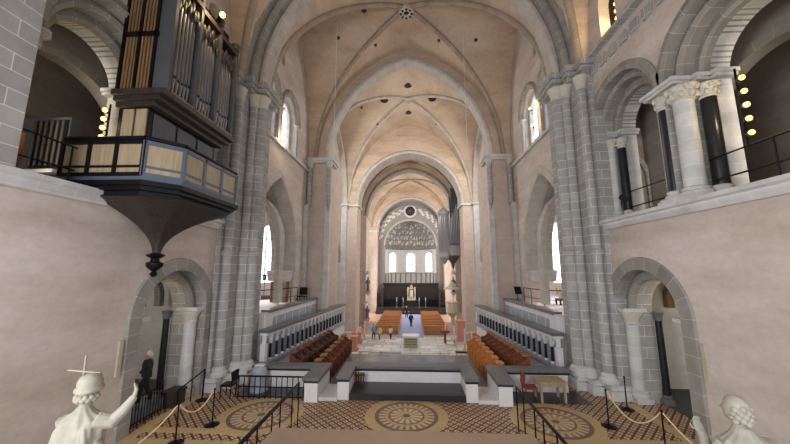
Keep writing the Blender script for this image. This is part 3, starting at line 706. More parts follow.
for k_ in range(13):
    u = -1.3+2.6*k_/12; p_ = Vector(cyl(u, 2.0, AR-.1)); mb.box(p_.x-.09, p_.x+.09, p_.y-.09, p_.y+.09, 1.75, 3.7)
mb.build('apse_pilasters', STUCCO_D, ap)
mb = MB()
for z0, z1 in ((1.6, 1.78), (3.7, 3.95)):
    rows = [[mb.add([cyl(-PI/2+PI*k_/32, z, AR-e2)]) for k_ in range(33)] for z, e2 in ((z0, 0), (z0, .22), (z1, .22), (z1, 0))]
    for r_ in range(3):
        for q in range(32): mb.face((rows[r_][q], rows[r_][q+1], rows[r_+1][q+1], rows[r_+1][q]))
mb.build('apse_bands', STUCCO, ap, 40)


# ================================================================== PLATFORMS, CHOIR SCREENS
def along(p0, p1, t): return (p0[0]+(p1[0]-p0[0])*t, p0[1]+(p1[1]-p0[1])*t)
def obar(mb, p0, p1, z0, z1, w, off=0):
    """straight wall piece from p0 to p1 in plan, half width w, shifted sideways by off"""
    d = Vector((p1[0]-p0[0], p1[1]-p0[1], 0)); L = d.length; d.normalize(); n = Vector((-d.y, d.x, 0))
    c = Vector(((p0[0]+p1[0])/2, (p0[1]+p1[1])/2, (z0+z1)/2))+n*off
    return mb.obox(c, d, n, (0,0,1), L/2, w, (z1-z0)/2)
for sx in (-1, 1):
    sd = SIDE[sx]
    pf = struct('floor_platform_'+sd)
    MB().box(*xs(sx, 6.45, 11.4), 14.2, 20.95, -.6, 2.48).build('platform_body', MWHITE, pf)
    MB().box(*xs(sx, 7.2, 11.4), 20.95, 26.6, -.6, 2.48).build('platform_body', MWHITE, pf)
    MB().box(*xs(sx, 6.45, 11.4), 14.2, 20.95, 2.48, 2.5).build('platform_paving', PAVE, pf)
    # parapet with blue-grey panels
    p0, p1 = (sx*6.62, 14.5), (sx*6.3, 20.9)
    t = thing('platform_parapet', 'pale parapet with blue-grey marble panels on the %s choir platform' % sd, 'parapet', (p0[0], p0[1], 1.6))
    obar(MB(), p0, p1, 1.6, 2.46, .12).build('body', MWHITE, t)
    obar(MB(), p0, p1, 2.46, 2.6, .2).build('coping', MGREY, t)
    MB().box(*xs(sx, 6.5, 7.05), 14.36, 14.49, 1.6, 2.4).build('end_panel', MBLUE, t)
    mb = MB()
    for k in range(7): obar(mb, along(p0, p1, (k+.08)/7), along(p0, p1, (k+.92)/7), 1.74, 2.22, .025, sx*.12)
    mb.build('inlaid_panels', MBLUE, t)
    # screen
    q0, q1 = (sx*6.28, 13.8), (sx*5.12, 24.2)
    t = thing('choir_screen', 'white choir screen with an arcade of dark marble columns on the %s side' % sd, 'choir screen', (q0[0], q0[1], CZ))
    obar(MB(), q0, q1, CZ, .32, .16).build('base_wall', MWHITE, t)
    obar(MB(), q0, q1, .32, .5, .22).build('base_rail', MBLUE, t)
    obar(MB(), q0, q1, .5, 1.62, .03, -sx*.14).build('back_panel', MBLUE, t)
    obar(MB(), q0, q1, 1.7, 1.84, .24).build('coping', MGREY, t)
    obar(MB(), q0, q1, 1.6, 1.7, .19).build('cornice', MWHITE, t)
    n = 20; L = math.dist(q0, q1); w = L/n
    d = Vector((q1[0]-q0[0], q1[1]-q0[1], 0)).normalized(); nr = Vector((-d.y, d.x, 0))*sx
    pl = MB(); pl.plate(rect(0, L, 1.2, 1.62), [], 'x', -.01, .01) if False else None
    hs = [hole(w*.38, .05, 1.34, 1.26, w*(k+.5), 6) for k in range(n)]
    outer = [(0, 1.26)]
    for k in range(n):
        h = hs[k]; outer += [h[-1]]+h[1:-1][::-1]+[h[0]]
    outer += [(L, 1.26), (L, 1.62), (0, 1.62)]
    pl.plate(outer, [], 'x', -.07, .1)
    M3 = Matrix((d, nr, (0,0,1))).transposed()
    pl.v = [tuple(M3 @ Vector(v)+Vector((q0[0], q0[1], 0))) for v in pl.v]
    pl.build('arcade', MWHITE, t)
    for k in range(n+1):
        x, y = along(q0, q1, k/n); x += nr.x*.03; y += nr.y*.03
        if k in (0, n):
            MB().obox((x, y, .88), d, nr, (0,0,1), .1, .12, .38).build('end_post', MWHITE, t); continue
        c = MB().lathe([(.065, .58), (.058, 1.2)], (x, y, 0), 8).build('column', MBLACK, t, 50)
        MB().lathe([(.085, .5), (.085, .54), (.06, .58)], (x, y, 0), 8).build('base', MWHITE, c, 50)
        MB().lathe([(.058, 1.18), (.07, 1.2), (.095, 1.26)], (x, y, 0), 8).build('capital', MWHITE, c, 50)
    # iron railing on the platform
    t = thing('platform_railing', 'thin black railing running along the %s choir platform' % sd, 'railing', (sx*7.0, 20.0, 2.5))
    pts = [(sx*8.9, 14.5), (sx*8.4, 15.5), (sx*7.9, 16.5), (sx*7.3, 17.5), (sx*7.0, 18.5), (sx*6.92, 19.4)]
    for x, y in pts: MB().tube([(x, y, 2.5), (x, y, 3.35)], .022, 6).build('post', IRON, t, 50)
    MB().tube([(x, y, 3.35) for x, y in pts], .025, 6).build('top_rail', IRON, t, 50)
    MB().tube([(x, y, 2.85) for x, y in pts], .014, 6).build('middle_rail', IRON, t, 50)

# things on the platforms
t = thing('wooden_screen', 'tan wooden panel screen standing under the pointed arch corbel', 'screen', (-7.8, 18.8, 2.5))
MB().box(-8.35, -7.3, 18.76, 18.84, 2.4, 3.65).build('panel', OAKP, t)
for x in (-8.3, -7.35): MB().box(x-.05, x+.05, 18.7, 18.9, 2.5, 3.7).build('post', OAKD, t)
t = thing('black_chair', 'black tubular chair at the far end of the left platform', 'chair', (-6.85, 20.0, 2.5))
MB().box(-7.1, -6.6, 19.8, 20.25, 2.72, 2.78).build('seat', IRON, t)
MB().box(-7.1, -6.6, 20.25, 20.3, 2.82, 3.3).build('backrest', IRON, t)
for x in (-7.08, -6.62):
    for y in (19.82, 20.26): MB().tube([(x, y, 2.5), (x, y, 2.75)], .03, 6).build('leg', IRON, t)
t = thing('floor_spotlight', 'black floor spotlight on a stand by the left great pier', 'spotlight', (-8.9, 17.2, 2.5))
MB().tube([(-8.9, 17.2, 2.5), (-8.9, 17.2, 3.0)], .03, 6).build('stand', IRON, t)
MB().lathe([(.3, 0), (.3, .03)], (-8.9, 17.2, 2.5), 10).build('foot', IRON, t)
MB().tube([(-8.9, 17.0, 3.15), (-8.9, 17.45, 3.05)], [.17, .1], 10).build('lamp_head', IRON, t, 50)
t = thing('wall_speaker', 'small black loudspeaker hanging on the white wall behind the left railing', 'speaker', (-10.2, 21.6, 2.5))
MB().box(-10.3, -10.1, 21.6, 21.8, 3.7, 4.1).build('cabinet', IRON, t)
MB().tube([(-10.2, 21.75, 2.5), (-10.2, 21.75, 3.8)], .02, 6).build('pole', IRON, t)
MB().tube([(-10.2, 21.57, 3.9), (-10.2, 21.61, 3.9)], .07, 10).build('driver', MGREY, t)
o = MB().box(-9.75, -9.3, 20.4, 20.8, 2.5, 2.75).build('dark_box', DARKW, None, None, (-9.5, 20.6, 2.5)); tag(o, 'small dark box on the floor left of the tan wooden screen', 'box')
t = thing('easel_stand', 'small black music stand on the right platform', 'stand', (6.79, 20.2, 2.5))
MB().tube([(6.79, 20.2, 2.5), (6.79, 20.2, 3.1)], .025, 6).build('pole', IRON, t)
MB().obox((6.79, 20.1, 3.15), (1,0,0), (0,.5,.86), (0,-.86,.5), .2, .25, .015).build('desk', IRON, t)
for k in range(3):
    a = k*2*PI/3; MB().tube([(6.79, 20.2, 2.65), (6.79+.18*math.cos(a), 20.2+.28*math.sin(a), 2.515)], .015, 5).build('leg', IRON, t)
t = thing('side_table', 'small dark table with a yellow arrangement by the right great pier', 'table', (8.8, 18.2, 2.5))
MB().box(8.3, 9.3, 17.9, 18.5, 2.75, 2.83).build('top', DARKW, t)
for x in (8.35, 9.25):
    for y in (17.95, 18.45): MB().box(x-.04, x+.04, y-.04, y+.04, 2.5, 2.75).build('leg', DARKW, t)
t = thing('flower_arrangement', 'yellow flower arrangement standing on the small dark side table', 'flowers', (8.5, 18.2, 2.83))
MB().lathe([(.09, 0), (.13, .1), (.08, .22), (.1, .26)], (8.5, 18.2, 2.83), 10).build('vase', CARVED, t, 50)
mb = MB(); rr = random.Random(5)
for k in range(16): mb.ball((8.5+rr.uniform(-.2, .2), 18.2+rr.uniform(-.15, .15), 3.2+rr.uniform(-.1, .22)), .06, 6)
mb.build('blossoms', GOLD, t, 60)

# ================================================================== BARRIERS
t = thing('choir_barrier', 'white U-shaped parapet with grey coping in the centre before the mosaic', 'parapet', (0, 12.6, 0))
for sx in (-1, 1):
    MB().box(*xs(sx, 2.02, 2.42), 11.4, 13.0, -.02, .6).build('side_wall', MWHITE, t)
    MB().box(*xs(sx, 1.98, 2.46), 11.34, 12.55, .68, .78).build('side_coping', MGREY, t)
    MB().box(*xs(sx, 2.0, 2.44), 11.37, 12.56, .6, .68).build('side_band', MBLACK, t)
MB().box(-2.02, 2.02, 12.62, 13.0, -.02, .6).build('back_wall', MWHITE, t)
MB().box(-2.46, 2.46, 12.55, 13.1, .68, .78).build('back_coping', MGREY, t)
MB().box(-2.44, 2.44, 12.57, 13.06, .6, .68).build('back_band', MBLACK, t)
st(MB().box(-2.0, 2.0, 11.42, 12.62, -.05, .2), 'floor_dais', BLACKFL)
for sx in (-1, 1):
    sd = SIDE[sx]
    t = thing('choir_barrier', 'L-shaped white parapet with grey coping on the %s, running to the great pier' % sd, 'parapet', (sx*3.3, 12.6, 0))
    MB().box(*xs(sx, 3.05, 3.5), 11.15, 12.75, -.02, .62).build('front_wall', MWHITE, t)
    MB().box(*xs(sx, 3.5, 5.9), 12.45, 12.75, -.02, .62).build('cross_wall', MWHITE, t)
    MB().box(*xs(sx, 2.98, 3.58), 11.08, 12.35, .7, .8).build('front_coping', MGREY, t)
    MB().box(*xs(sx, 2.98, 6.0), 12.35, 12.85, .7, .8).build('cross_coping', MGREY, t)
    MB().box(*xs(sx, 3.02, 3.54), 11.12, 12.35, .62, .7).build('front_band', MBLACK, t)
    MB().box(*xs(sx, 3.02, 5.95), 12.38, 12.82, .62, .7).build('cross_band', MBLACK, t)
    st(MB().box(*xs(sx, 2.42, 3.05), 11.3, 11.6, -.02, .12).box(*xs(sx, 2.42, 3.05), 11.6, 12.7, -.3, .06), 'floor_threshold_'+sd, MWHITE)
# wooden kneelers behind the barrier
for sx in (-1, 1):
    for k, y in enumerate((13.6, 14.25, 14.9)):
        if sx > 0 and k == 2: continue
        x = sx*(2.05-.05*k)
        t = thing('kneeler', 'orange wooden kneeler, %s from the barrier on the %s side' % (ORD[k], SIDE[sx]), 'kneeler', (x, y, CZ), 'kneelers behind the barrier')
        MB().box(x-.28, x+.28, y-.12, y+.12, CZ+.32, CZ+.4).build('top', CHAIRO, t)
        for e in (-.24, .24): MB().box(x+e-.03, x+e+.03, y-.1, y+.1, CZ, CZ+.32).build('side', CHAIRD, t)
# side frame leaning in the barrier corner
t = thing('wooden_rack', 'dark slatted wooden rack inside the left corner of the central barrier', 'rack', (-1.8, 12.35, .2))
for k in range(4): MB().box(-1.95+.09*k, -1.9+.09*k, 12.3, 12.36, .2, .62).build('slat', CHAIRD, t)
MB().box(-1.97, -1.6, 12.28, 12.38, .5, .56).build('rail', CHAIRD, t)

# ================================================================== CHOIR STALLS
def stall_proto(mat, name):
    """one hinged stall, open towards -x, origin on its floor"""
    t = bpy.data.objects.new(name, None); COL.objects.link(t)
    MB().box(-.1, .28, -.22, .22, .42, .48).build('seat', mat, t, None, (0,0,0)).parent = t
    MB().obox((.3, 0, .72), (.97,0,-.22), (0,1,0), (.22,0,.97), .025, .23, .3).build('backrest', mat, t, None, (0,0,0))
    for y in (-.25, .25):
        mb = MB(); mb.prism([(-.12, 0), (.34, 0), (.38, .95), (.3, 1.02), (.1, .8), (-.14, .74)], 'x', y-.025, y+.025); mb.build('side_panel', mat, t, None, (0,0,0))
    MB().box(.14, .42, -.2, .2, 1.0, 1.05).build('top_rail', RAIL_LIT[mat.name], t, None, (0,0,0))
    for c in COL.objects:
        if c.parent is None and c.type == 'MESH' and c.name.split('.')[0] in ('seat', 'backrest', 'side_panel', 'top_rail'): c.parent = t
    return t
CHAIRM = wood('rail_highlight_wood', (128, 76, 40), (166, 108, 64))
RAIL_LIT = {'dark_brown_wood': CHAIRW, 'red_brown_wood': CHAIRM, 'orange_brown_wood': PEWW}  # top rails get a lighter wood, their highlight put into the colour
protos = {}
for sx in (-1, 1):
    for row, (x0, y0, x1, y1, n, z) in {'upper': (4.5, 13.5, 4.15, 18.0, 8, 0.), 'lower': (3.45, 13.5, 3.4, 18.2, 7, CZ)}.items():
        mat = CHAIRD if (row == 'upper' and sx < 0) else CHAIRW if (row == 'upper' or sx < 0) else CHAIRO
        for k in range(n):
            u = k/(n-1); key = mat.name
            if key not in protos: o = protos[key] = stall_proto(mat, 'choir_stall')
            else: o = copy_tree(protos[key])
            o.location = (sx*(x0+(x1-x0)*u), y0+(y1-y0)*u, z); o.rotation_euler = (0, 0, 0 if sx > 0 else PI)
            tag(o, '%s wooden choir stall seat, %s from the mosaic floor in the %s %s row' % ({'dark_brown_wood': 'dark brown', 'red_brown_wood': 'red-brown', 'orange_brown_wood': 'orange-brown'}[key], ORD[k], SIDE[sx], row), 'choir stall', 'choir stalls of the %s %s row' % (SIDE[sx], row))
    st(MB().box(*xs(sx, 3.95, 5.5), 13.0, 18.3, -.65, 0), 'floor_stalls_'+SIDE[sx], DARKW)

# table and chairs in the right pocket
t = thing('wooden_table', 'light wooden table in the pocket behind the right L-shaped parapet', 'table', (4.95, 11.75, 0))
MB().box(4.5, 5.4, 11.45, 12.1, .62, .68).build('top', OAKP, t)
for x in (4.56, 5.34):
    for y in (11.5, 12.05): MB().box(x-.035, x+.035, y-.035, y+.035, 0, .62).build('leg', OAKP, t)
MB().box(4.55, 5.35, 11.48, 12.07, .52, .62).build('apron', OAKP, t)
def chair(name, label, x, y, rot, frame, seat, h=.95, grp=None):
    t = thing(name, label, 'chair', (x, y, 0), grp)
    M = Matrix.Rotation(rot, 3, 'Z')
    def put(mb, nm, mt):
        mb.v = [tuple(M @ Vector(v)+Vector((x, y, 0))) for v in mb.v]; return mb.build(nm, mt, t)
    put(MB().box(-.2, .2, -.2, .2, .4, .46), 'seat', seat)
    put(MB().obox((0, .21, .72), (1,0,0), (0,1,.12), (0,-.12,1), .2, .02, .17), 'backrest', seat)
    for a in (-.18, .18):
        put(MB().tube([(a, -.18, 0), (a, -.18, .42)], .02, 6), 'leg', frame)
        put(MB().tube([(a, .18, 0), (a, .19, .45), (a, .24, h-.06)], .02, 6), 'leg', frame)
    return t
chair('red_chair', 'chair with dark red seat in front of the light wooden table', 4.25, 11.72, PI/2, CHAIRD, REDF)
chair('black_chair', 'black chair beside the left great pier next to the iron grille', -6.35, 11.45, -PI/2, IRON, IRON)
t = thing('iron_grille', 'low black iron grille closing the pocket behind the left L-shaped parapet', 'grille', (-4.9, 11.35, 0))
MB().box(-5.95, -3.6, 11.33, 11.36, .72, .77).box(-5.95, -3.6, 11.33, 11.36, .38, .41).box(-5.95, -3.6, 11.33, 11.36, .06, .09).build('rails', IRON, t)
for k in range(13): x = -5.93+k*.194; MB().box(x-.012, x+.012, 11.33, 11.36, 0, .77).build('bar', IRON, t)
t = thing('pier_light_stand', 'made-up pale blue cloth covered stand between the left great pier and the iron grille', 'stand', (-5.55, 12.1, 0))
MB().lathe([(.34, 0), (.3, .3), (.27, .7), (.2, .86), (.02, .9)], (-5.55, 12.1, 0), 14).build('cloth', MBLUE, t, 60)  # added form; bluish light on the pier base is put into its colour
MB().box(-5.72, -5.38, 12.0, 12.2, .88, .92).build('top_board', MWHITE, t)

# ================================================================== STAIR LANDING, HANDRAILS, STANCHIONS
mb = MB()
mb.prism([(-3.1, 3.0), (-2.85, 7.35), (2.75, 7.35), (3.0, 3.0)], 'z', -.05, 1.0)
for k in range(5): mb.box(-2.8, 2.7, 7.35+k*.26, 7.61+k*.26, -.05, 1.0-.167*(k+1))
st(mb, 'floor_stair_landing', STEPB)
for sx in (-1, 1):
    t = thing('stair_handrail', 'black iron handrail with paired posts along the %s edge of the beige stair landing' % SIDE[sx], 'handrail', (sx*3.2, 8.0, 0))
    ys = (9.6, 9.42, 8.3, 8.1, 7.1, 6.92, 6.0, 5.8)
    for k, y in enumerate(ys):
        x = sx*(3.15+.12*(k % 2)); MB().tube([(x, y, 0), (x, y, 1.16 if k % 2 == 0 else .98)], .02, 6).build('post', IRON, t, 50)
    MB().tube([(sx*3.15, y, 1.16) for y in (9.6, 8.3, 7.1, 6.0)], .026, 8).build('top_rail', IRON, t, 50)
    MB().tube([(sx*3.27, y, .98) for y in (9.42, 8.1, 6.92, 5.8)], .02, 8).build('lower_rail', IRON, t, 50)
def stanchion(x, y, label):
    t = thing('rope_stanchion', label, 'stanchion', (x, y, 0), 'rope stanchions on the mosaic floor')
    MB().lathe([(.2, 0), (.2, .02), (.06, .05), (.02, .08)], (x, y, 0), 18).build('foot', IRON, t, 50)
    MB().lathe([(.02, .06), (.018, .95)], (x, y, 0), 10).build('pole', IRON, t, 50)
    MB().ball((x, y, .98), .035, 8).build('knob', IRON, t, 60)
for x, y, l in ((-5.64, 9.49, 'black rope stanchion left of the left mosaic roundel'), (-7.1, 11.15, 'black stanchion at the foot of the left great pier by the doorway'), (-5.98, 8.5, 'black rope stanchion at the lower left edge of the mosaic, nearest on that side'),
                (5.83, 10.0, 'black rope stanchion right of the right mosaic roundel'), (7.1, 11.15, 'black stanchion before the half column of the right doorway'), (6.4, 8.7, 'black rope stanchion at the lower right edge of the mosaic, nearest on that side')): stanchion(x, y, l)
def rope(p, q, sag, label):
    p, q = Vector(p), Vector(q); pts = []
    for k in range(13):
        u = k/12; v = p.lerp(q, u); v.z -= sag*4*u*(1-u); pts.append(v)
    o = MB().tube(pts, .018, 8).build('barrier_rope', ROPE, None, 50, p); tag(o, label, 'rope')
rope((-5.66, 9.47, .95), (-5.96, 8.52, .93), .35, 'cream rope slung between the two stanchions left of the mosaic roundel')
rope((-6.0, 8.48, .93), (-6.6, 7.2, .3), .2, 'cream rope trailing from the nearest left stanchion towards the wall')
rope((5.85, 9.98, .95), (6.38, 8.72, .93), .5, 'cream rope slung between the two stanchions right of the mosaic roundel')
rope((6.42, 8.68, .93), (6.9, 7.2, .3), .2, 'cream rope trailing from the nearest right stanchion towards the wall')

# ================================================================== ORGAN BALCONY AND ORGAN
RIM = [(-8.4, 6.9), (-6.35, 6.95), (-5.78, 7.55), (-5.78, 9.95), (-6.35, 10.55), (-7.6, 10.6)]
BAL = PAR = None
BLUEG = plain('dark_blue_grey_paint', (78, 86, 100), .45, 0, .1, 4)
t = thing('organ_balcony', 'swallow-nest organ balcony with tan panels and pendant bracket on the left wall', 'balcony', (-7.0, 8.7, 4.6))
def rimpoly(e):
    cx, cy = -7.6, 8.75; out = []
    for x, y in RIM:
        out.append((x+(0 if x < -7.5 else e), y+(e if y > cy else -e)))
    return out
for e, z0, z1, mt in ((.04, 7.62, 7.74, IRON), (.03, 6.62, 6.74, BLUEG), (.1, 6.5, 6.62, IRON), (.02, 6.4, 6.5, IRON), (-.1, 6.26, 6.4, IRON)):
    MB().prism(rimpoly(e), 'z', z0, z1).build('rim_moulding', mt, t) if z1 < 7 else None
for k in range(5):      # parapet faces
    (xa, ya), (xb, yb) = RIM[k], RIM[k+1]; dv = Vector((xb-xa, yb-ya, 0)); L = dv.length; dv.normalize(); nv = Vector((dv.y, -dv.x, 0))
    nP = (3, 1, 3, 1, 3)[k]; z0, z1 = 6.74, 7.64
    fm = MB(); mid = Vector(((xa+xb)/2, (ya+yb)/2, 0)); zv3 = Vector((0,0,1))
    fm.obox(mid+zv3*(z1-.04), dv, nv, zv3, L/2, .05, .05).obox(mid+zv3*(z0+.04), dv, nv, zv3, L/2, .04, .05).obox(mid+zv3*(z0+.24), dv, nv, zv3, L/2, .035, .03)
    for j in range(nP+1):
        c = Vector((xa, ya, 0))+dv*(L*j/nP); fm.obox(c+zv3*(z0+z1)/2, dv, nv, zv3, .045, .05, (z1-z0)/2)
    fm.build('parapet_frame', BLUEG if k else IRON, t)  # one paint all round; the near face is black to paint in its shade
    for j in range(nP):
        c = Vector((xa, ya, 0))+dv*(L*(j+.5)/nP)
        MB().obox(c+zv3*(z0+.24+z1-.08)/2, dv, nv, zv3, L/nP/2-.03, .012, (z1-z0-.32)/2).obox(c+zv3*(z0+.15), dv, nv, zv3, L/nP/2-.03, .012, .07).build('parapet_panel', OAKP, t)
mb = MB()
for k in range(5):
    (xa, ya), (xb, yb) = RIM[k], RIM[k+1]; mb.tube([(xa, ya, 7.72), (xb, yb, 7.72)], .055, 8)
mb.build('hand_rail', IRON, t, 50)
# concave pendant under the balcony
mb = MB(); rows = []; px, py = -7.02, 8.42
dense = []
P6 = rimpoly(-.1); P6[0] = (-7.6, P6[0][1])
for k in range(5):
    for j in range(6): dense.append(along(P6[k], P6[k+1], j/6))
dense.append(P6[5])
for j in range(13):
    u = j/12; sc = (1-u)**2.1*.94+.06; z = 6.27-1.42*u
    rows.append(mb.add([(px+(x-px)*sc if True else x, py+(y-py)*sc, z) for x, y in dense]+[(px+(-7.62-px)*min(1, sc*1.0), py, z)]))
m_ = len(dense)+1
for j in range(12):
    for q in range(m_): q2 = (q+1) % m_; mb.face((rows[j]+q, rows[j]+q2, rows[j+1]+q2, rows[j+1]+q))
mb.face([rows[0]+q for q in range(m_)]); mb.face([rows[-1]+q for q in range(m_)])
mb.build('pendant_bracket', DARKW, t, 25)
MB().lathe([(.001, -.42), (.07, -.38), (.1, -.32), (.05, -.25), (.12, -.2), (.2, -.12), (.21, -.02), (.12, .02), (.1, .1), (.2, .16), (.24, .2), (.1, .26)], (px, py, 4.68), 14).build('pendant_finial', IRON, t, 40)
# organ
t = thing('pipe_organ', 'tall organ with tin pipes and slatted oak sides on the left wall balcony', 'organ', (-7.0, 8.7, 6.62))
OZ = 9.15
MB().box(-7.58, -6.72, 7.35, 10.1, 6.62, 8.8).build('lower_case', IRON, t)
for y0 in (7.5, 8.35, 9.2): MB().box(-6.73, -6.69, y0, y0+.75, 6.9, 8.65).build('lower_front_panel', GREYW, t)
for x0 in (-7.42, -7.06): MB().box(x0, x0+.3, 7.31, 7.36, 6.8, 8.7).build('lower_side_panel', OAKP, t)
mb = MB()
for e, z0, z1 in ((.12, 8.75, 8.88), (.3, 8.88, 9.0), (.46, 9.0, 9.15)): mb.box(-7.59, -6.62+e, 7.3-e*.5, 10.12+e*.5, z0, z1)
mb.build('cornice', DARKW, t)
MB().box(-7.58, -6.62, 7.25, 10.2, OZ, 13.2).build('upper_case', IRON, t)
for x0 in (-7.52, -7.08):
    mb = MB()
    for j in range(4): mb.box(x0+.02+.095*j, x0+.075+.095*j, 7.2, 7.26, OZ+.06, 10.75).box(x0+.02+.095*j, x0+.075+.095*j, 7.2, 7.26, 10.9, 13.1)
    mb.build('side_slats', OAKD, t)
mb = MB(); mb.box(-7.58, -6.6, 7.18, 7.27, 10.75, 10.9)
for x0 in (-7.58, -7.13, -6.68): mb.box(x0-.03, x0+.05, 7.18, 7.27, OZ, 13.2)
mb.build('side_frame', IRON, t)
FY = [7.28, 8.24, 9.2, 10.16]; TOP = [13.0, 12.9, 12.7, 12.5]
for j, y in enumerate(FY):
    p = MB().box(-6.66, -6.2, y-.05, y+.05, OZ, TOP[j]).build('case_post', GREYW, t)
    MB().lathe([(.1, 0), (.14, .04), (.1, .1), (.14, .2), (.14, .26)], (-6.3, y, TOP[j]), 10).build('post_cap', DARKW, p, 40)
for j in range(3):
    ya, yb = FY[j]+.07, FY[j+1]-.07; n = 6; w = (yb-ya)/n
    for q in range(n):
        y = ya+w*(q+.5); hh = 11.9+.45*math.cos((q-2.5)*.55)-.15*j; foot = .48+.1*abs(q-2.5)/2.5
        p = MB().lathe([(w*.46, OZ+foot), (w*.46, hh)], (-6.36, y, 0), 12).build('pipe', TIN, t, 50)
        MB().lathe([(w*.12, OZ), (w*.46, OZ+foot)], (-6.36, y, 0), 12).build('pipe_foot', TIN, p, 50)
        MB().box(-6.36+w*.36, -6.36+w*.47, y-w*.26, y+w*.26, OZ+foot+.02, OZ+foot+.1).build('pipe_mouth', IRON, p)
    mb = MB()   # carved pipe shades
    for q in range(9):
        u = q/8; y = ya+(yb-ya)*u; hh = 11.75+.35*math.cos((u-.5)*2.6)-.15*j
        mb.ball((-6.24, y, hh+.15*(q % 2)), .09, 7, (.4, 1, 2.2))
    mb.build('pipe_shade', DARKW, t, 60)
    MB().box(-6.66, -6.18, FY[j], FY[j+1], 12.5-.1*j, 12.66-.1*j).build('field_cornice', DARKW, t)
    MB().box(-6.5, -6.16, FY[j]+.05, FY[j+1]-.05, OZ, OZ+.06).build('pipe_board', OAKD, t)

# ================================================================== GALLERY FURNITURE AND LAMPS
def lamp_bar(label, x, y, z0, n, dz, face, pw=12, step=(0, 0)):
    t = thing('spotlight_bar', label, 'spotlight', (x, y, z0))
    MB().tube([(x, y, z0-.25), (x+step[0]*n, y+step[1]*n, z0+dz*n)], .025, 6).build('bar', IRON, t, 50)
    fx, fy = face
    for k in range(n):
        cx, cy, cz = x+step[0]*k+fx*.06, y+step[1]*k+fy*.06, z0+dz*k
        h = MB().tube([(cx, cy, cz), (cx+fx*.12, cy+fy*.12, cz)], [.05, .09], 10).build('lamp_head', IRON, t, 50)
        MB().ball((cx+fx*.13, cy+fy*.13, cz), .065, 10).build('bulb', BULB, h, 60)
    l = bpy.data.lights.new('spotlight_glow', 'POINT'); l.energy = pw; l.color = (1, .78, .45); l.shadow_soft_size = .1
    o = bpy.data.objects.new('spotlight_glow', l); COL.objects.link(o); o.location = (x+fx*.45, y+fy*.45, z0+dz*(n-1)/2)
    return t
lamp_bar('bar of four glowing spotlights on the left gallery pier beside the organ', -8.25, 7.72, 8.05, 4, .26, (.3, -.95), 18)
lamp_bar('bar of five glowing spotlights on the right gallery pier', 8.5, 7.72, 7.75, 5, .36, (-.3, -.95), 18)
lamp_bar('bar of four glowing spotlights in the small niche high on the right wall', 8.1, 10.75, 13.4, 4, .3, (-1, -.3), 25)
def lamp(label, p, face, pw=20, r=.1):
    t = thing('spotlight', label, 'spotlight', p)
    f = Vector(face).normalized(); p = Vector(p)
    MB().tube([p-f*.25, p], [.06, r*1.15], 12).build('lamp_head', IRON, t, 50)
    MB().ball(p+f*.03, r*.9, 10).build('bulb', BULB2, t, 60)
    MB().tube([p-f*.25, p-f*.25+Vector((0, 0, -.25))], .02, 6).build('bracket', IRON, t)
    l = bpy.data.lights.new('spotlight_glow', 'POINT'); l.energy = pw; l.color = (1, .76, .42); l.shadow_soft_size = .1
    o = bpy.data.objects.new('spotlight_glow', l); COL.objects.link(o); o.location = p+f*.3
lamp('bright spotlight on top of the organ case', (-5.95, 8.75, 12.75), (.6, -.5, -.1), 40)
lamp('bright spotlight on the sill of the left upper choir window', (-6.95, 16.4, 11.75), (.6, -.7, 0), 25)
lamp('bright spotlight on the middle of the right upper choir window', (6.95, 16.7, 13.4), (-.6, -.7, 0), 15, .08)
lamp('small bright lamp at the bottom of the right upper choir window', (6.95, 16.6, 12.3), (-.6, -.7, 0), 8, .06)
lamp('warm lamp under the arch inside the left round doorway', (-8.95, 10.35, 3.4), (.3, -.8, -.2), 7, .07)
lamp('warm lamp under the arch inside the right round doorway', (9.3, 11.3, 3.7), (-.3, -.8, -.2), 9, .06)
t = thing('small_spotlight', 'small black spotlight clipped low on the dark column of the right gallery', 'spotlight', (8.0, 11.55, 7.1))
MB().tube([(8.0, 11.7, 7.1), (7.9, 11.45, 7.05)], [.07, .12], 12).build('lamp_head', IRON, t, 50)
MB().tube([(8.0, 11.7, 7.1), (8.0, 11.7, 6.7)], .02, 6).build('bracket', IRON, t)
for sx in (-1, 1):
    t = thing('gallery_railing', 'black iron railing across the %s gallery openings' % SIDE[sx], 'railing', (sx*7.95, 7, LZ[sx]))
    x = sx*8.0; lz = LZ[sx]; y1 = 6.85 if sx < 0 else 8.2
    for z in (.45, 1.02): MB().tube([(x, 0, lz+z), (x, y1, lz+z)], .022, 6).build('rail', IRON, t, 50)
    for k in range(6): y = .5+k*1.25; MB().tube([(x, y, lz), (x, y, lz+1.02)], .02, 6).build('post', IRON, t, 50)
    if sx > 0:
        for z in (.45, 1.02): MB().tube([(8.3, 9.3, lz+z), (8.3, 11.8, lz+z)], .022, 6).build('rail', IRON, t, 50)
t = thing('gallery_chair', 'brown wooden chair in the left gallery behind the black railing', 'chair', (-9.2, 6.2, 6.4))
MB().box(-9.45, -8.95, 5.95, 6.45, 6.82, 6.9).build('seat', CHAIRW, t)
MB().box(-9.45, -8.95, 6.42, 6.5, 6.9, 7.7).build('backrest', CHAIRW, t)
for x in (-9.41, -8.99):
    for y in (6.0, 6.44): MB().box(x-.03, x+.03, y-.03, y+.03, 6.4, 6.85).build('leg', CHAIRW, t)
t = thing('organ_console', 'grey organ console with black pipes in the left gallery', 'organ console', (-9.7, 7.9, 6.4))
MB().box(-11.2, -9.7, 8.0, 8.3, 6.4, 8.9).build('cabinet', GREYW, t)
MB().box(-10.75, -9.75, 7.95, 8.0, 7.35, 8.8).build('pipe_recess', MBLACK, t)
for k in range(6): MB().tube([(-10.68+.17*k, 7.93, 7.4), (-10.68+.17*k, 7.93, 8.75)], .05, 8).build('pipe', DARKW, t, 50)
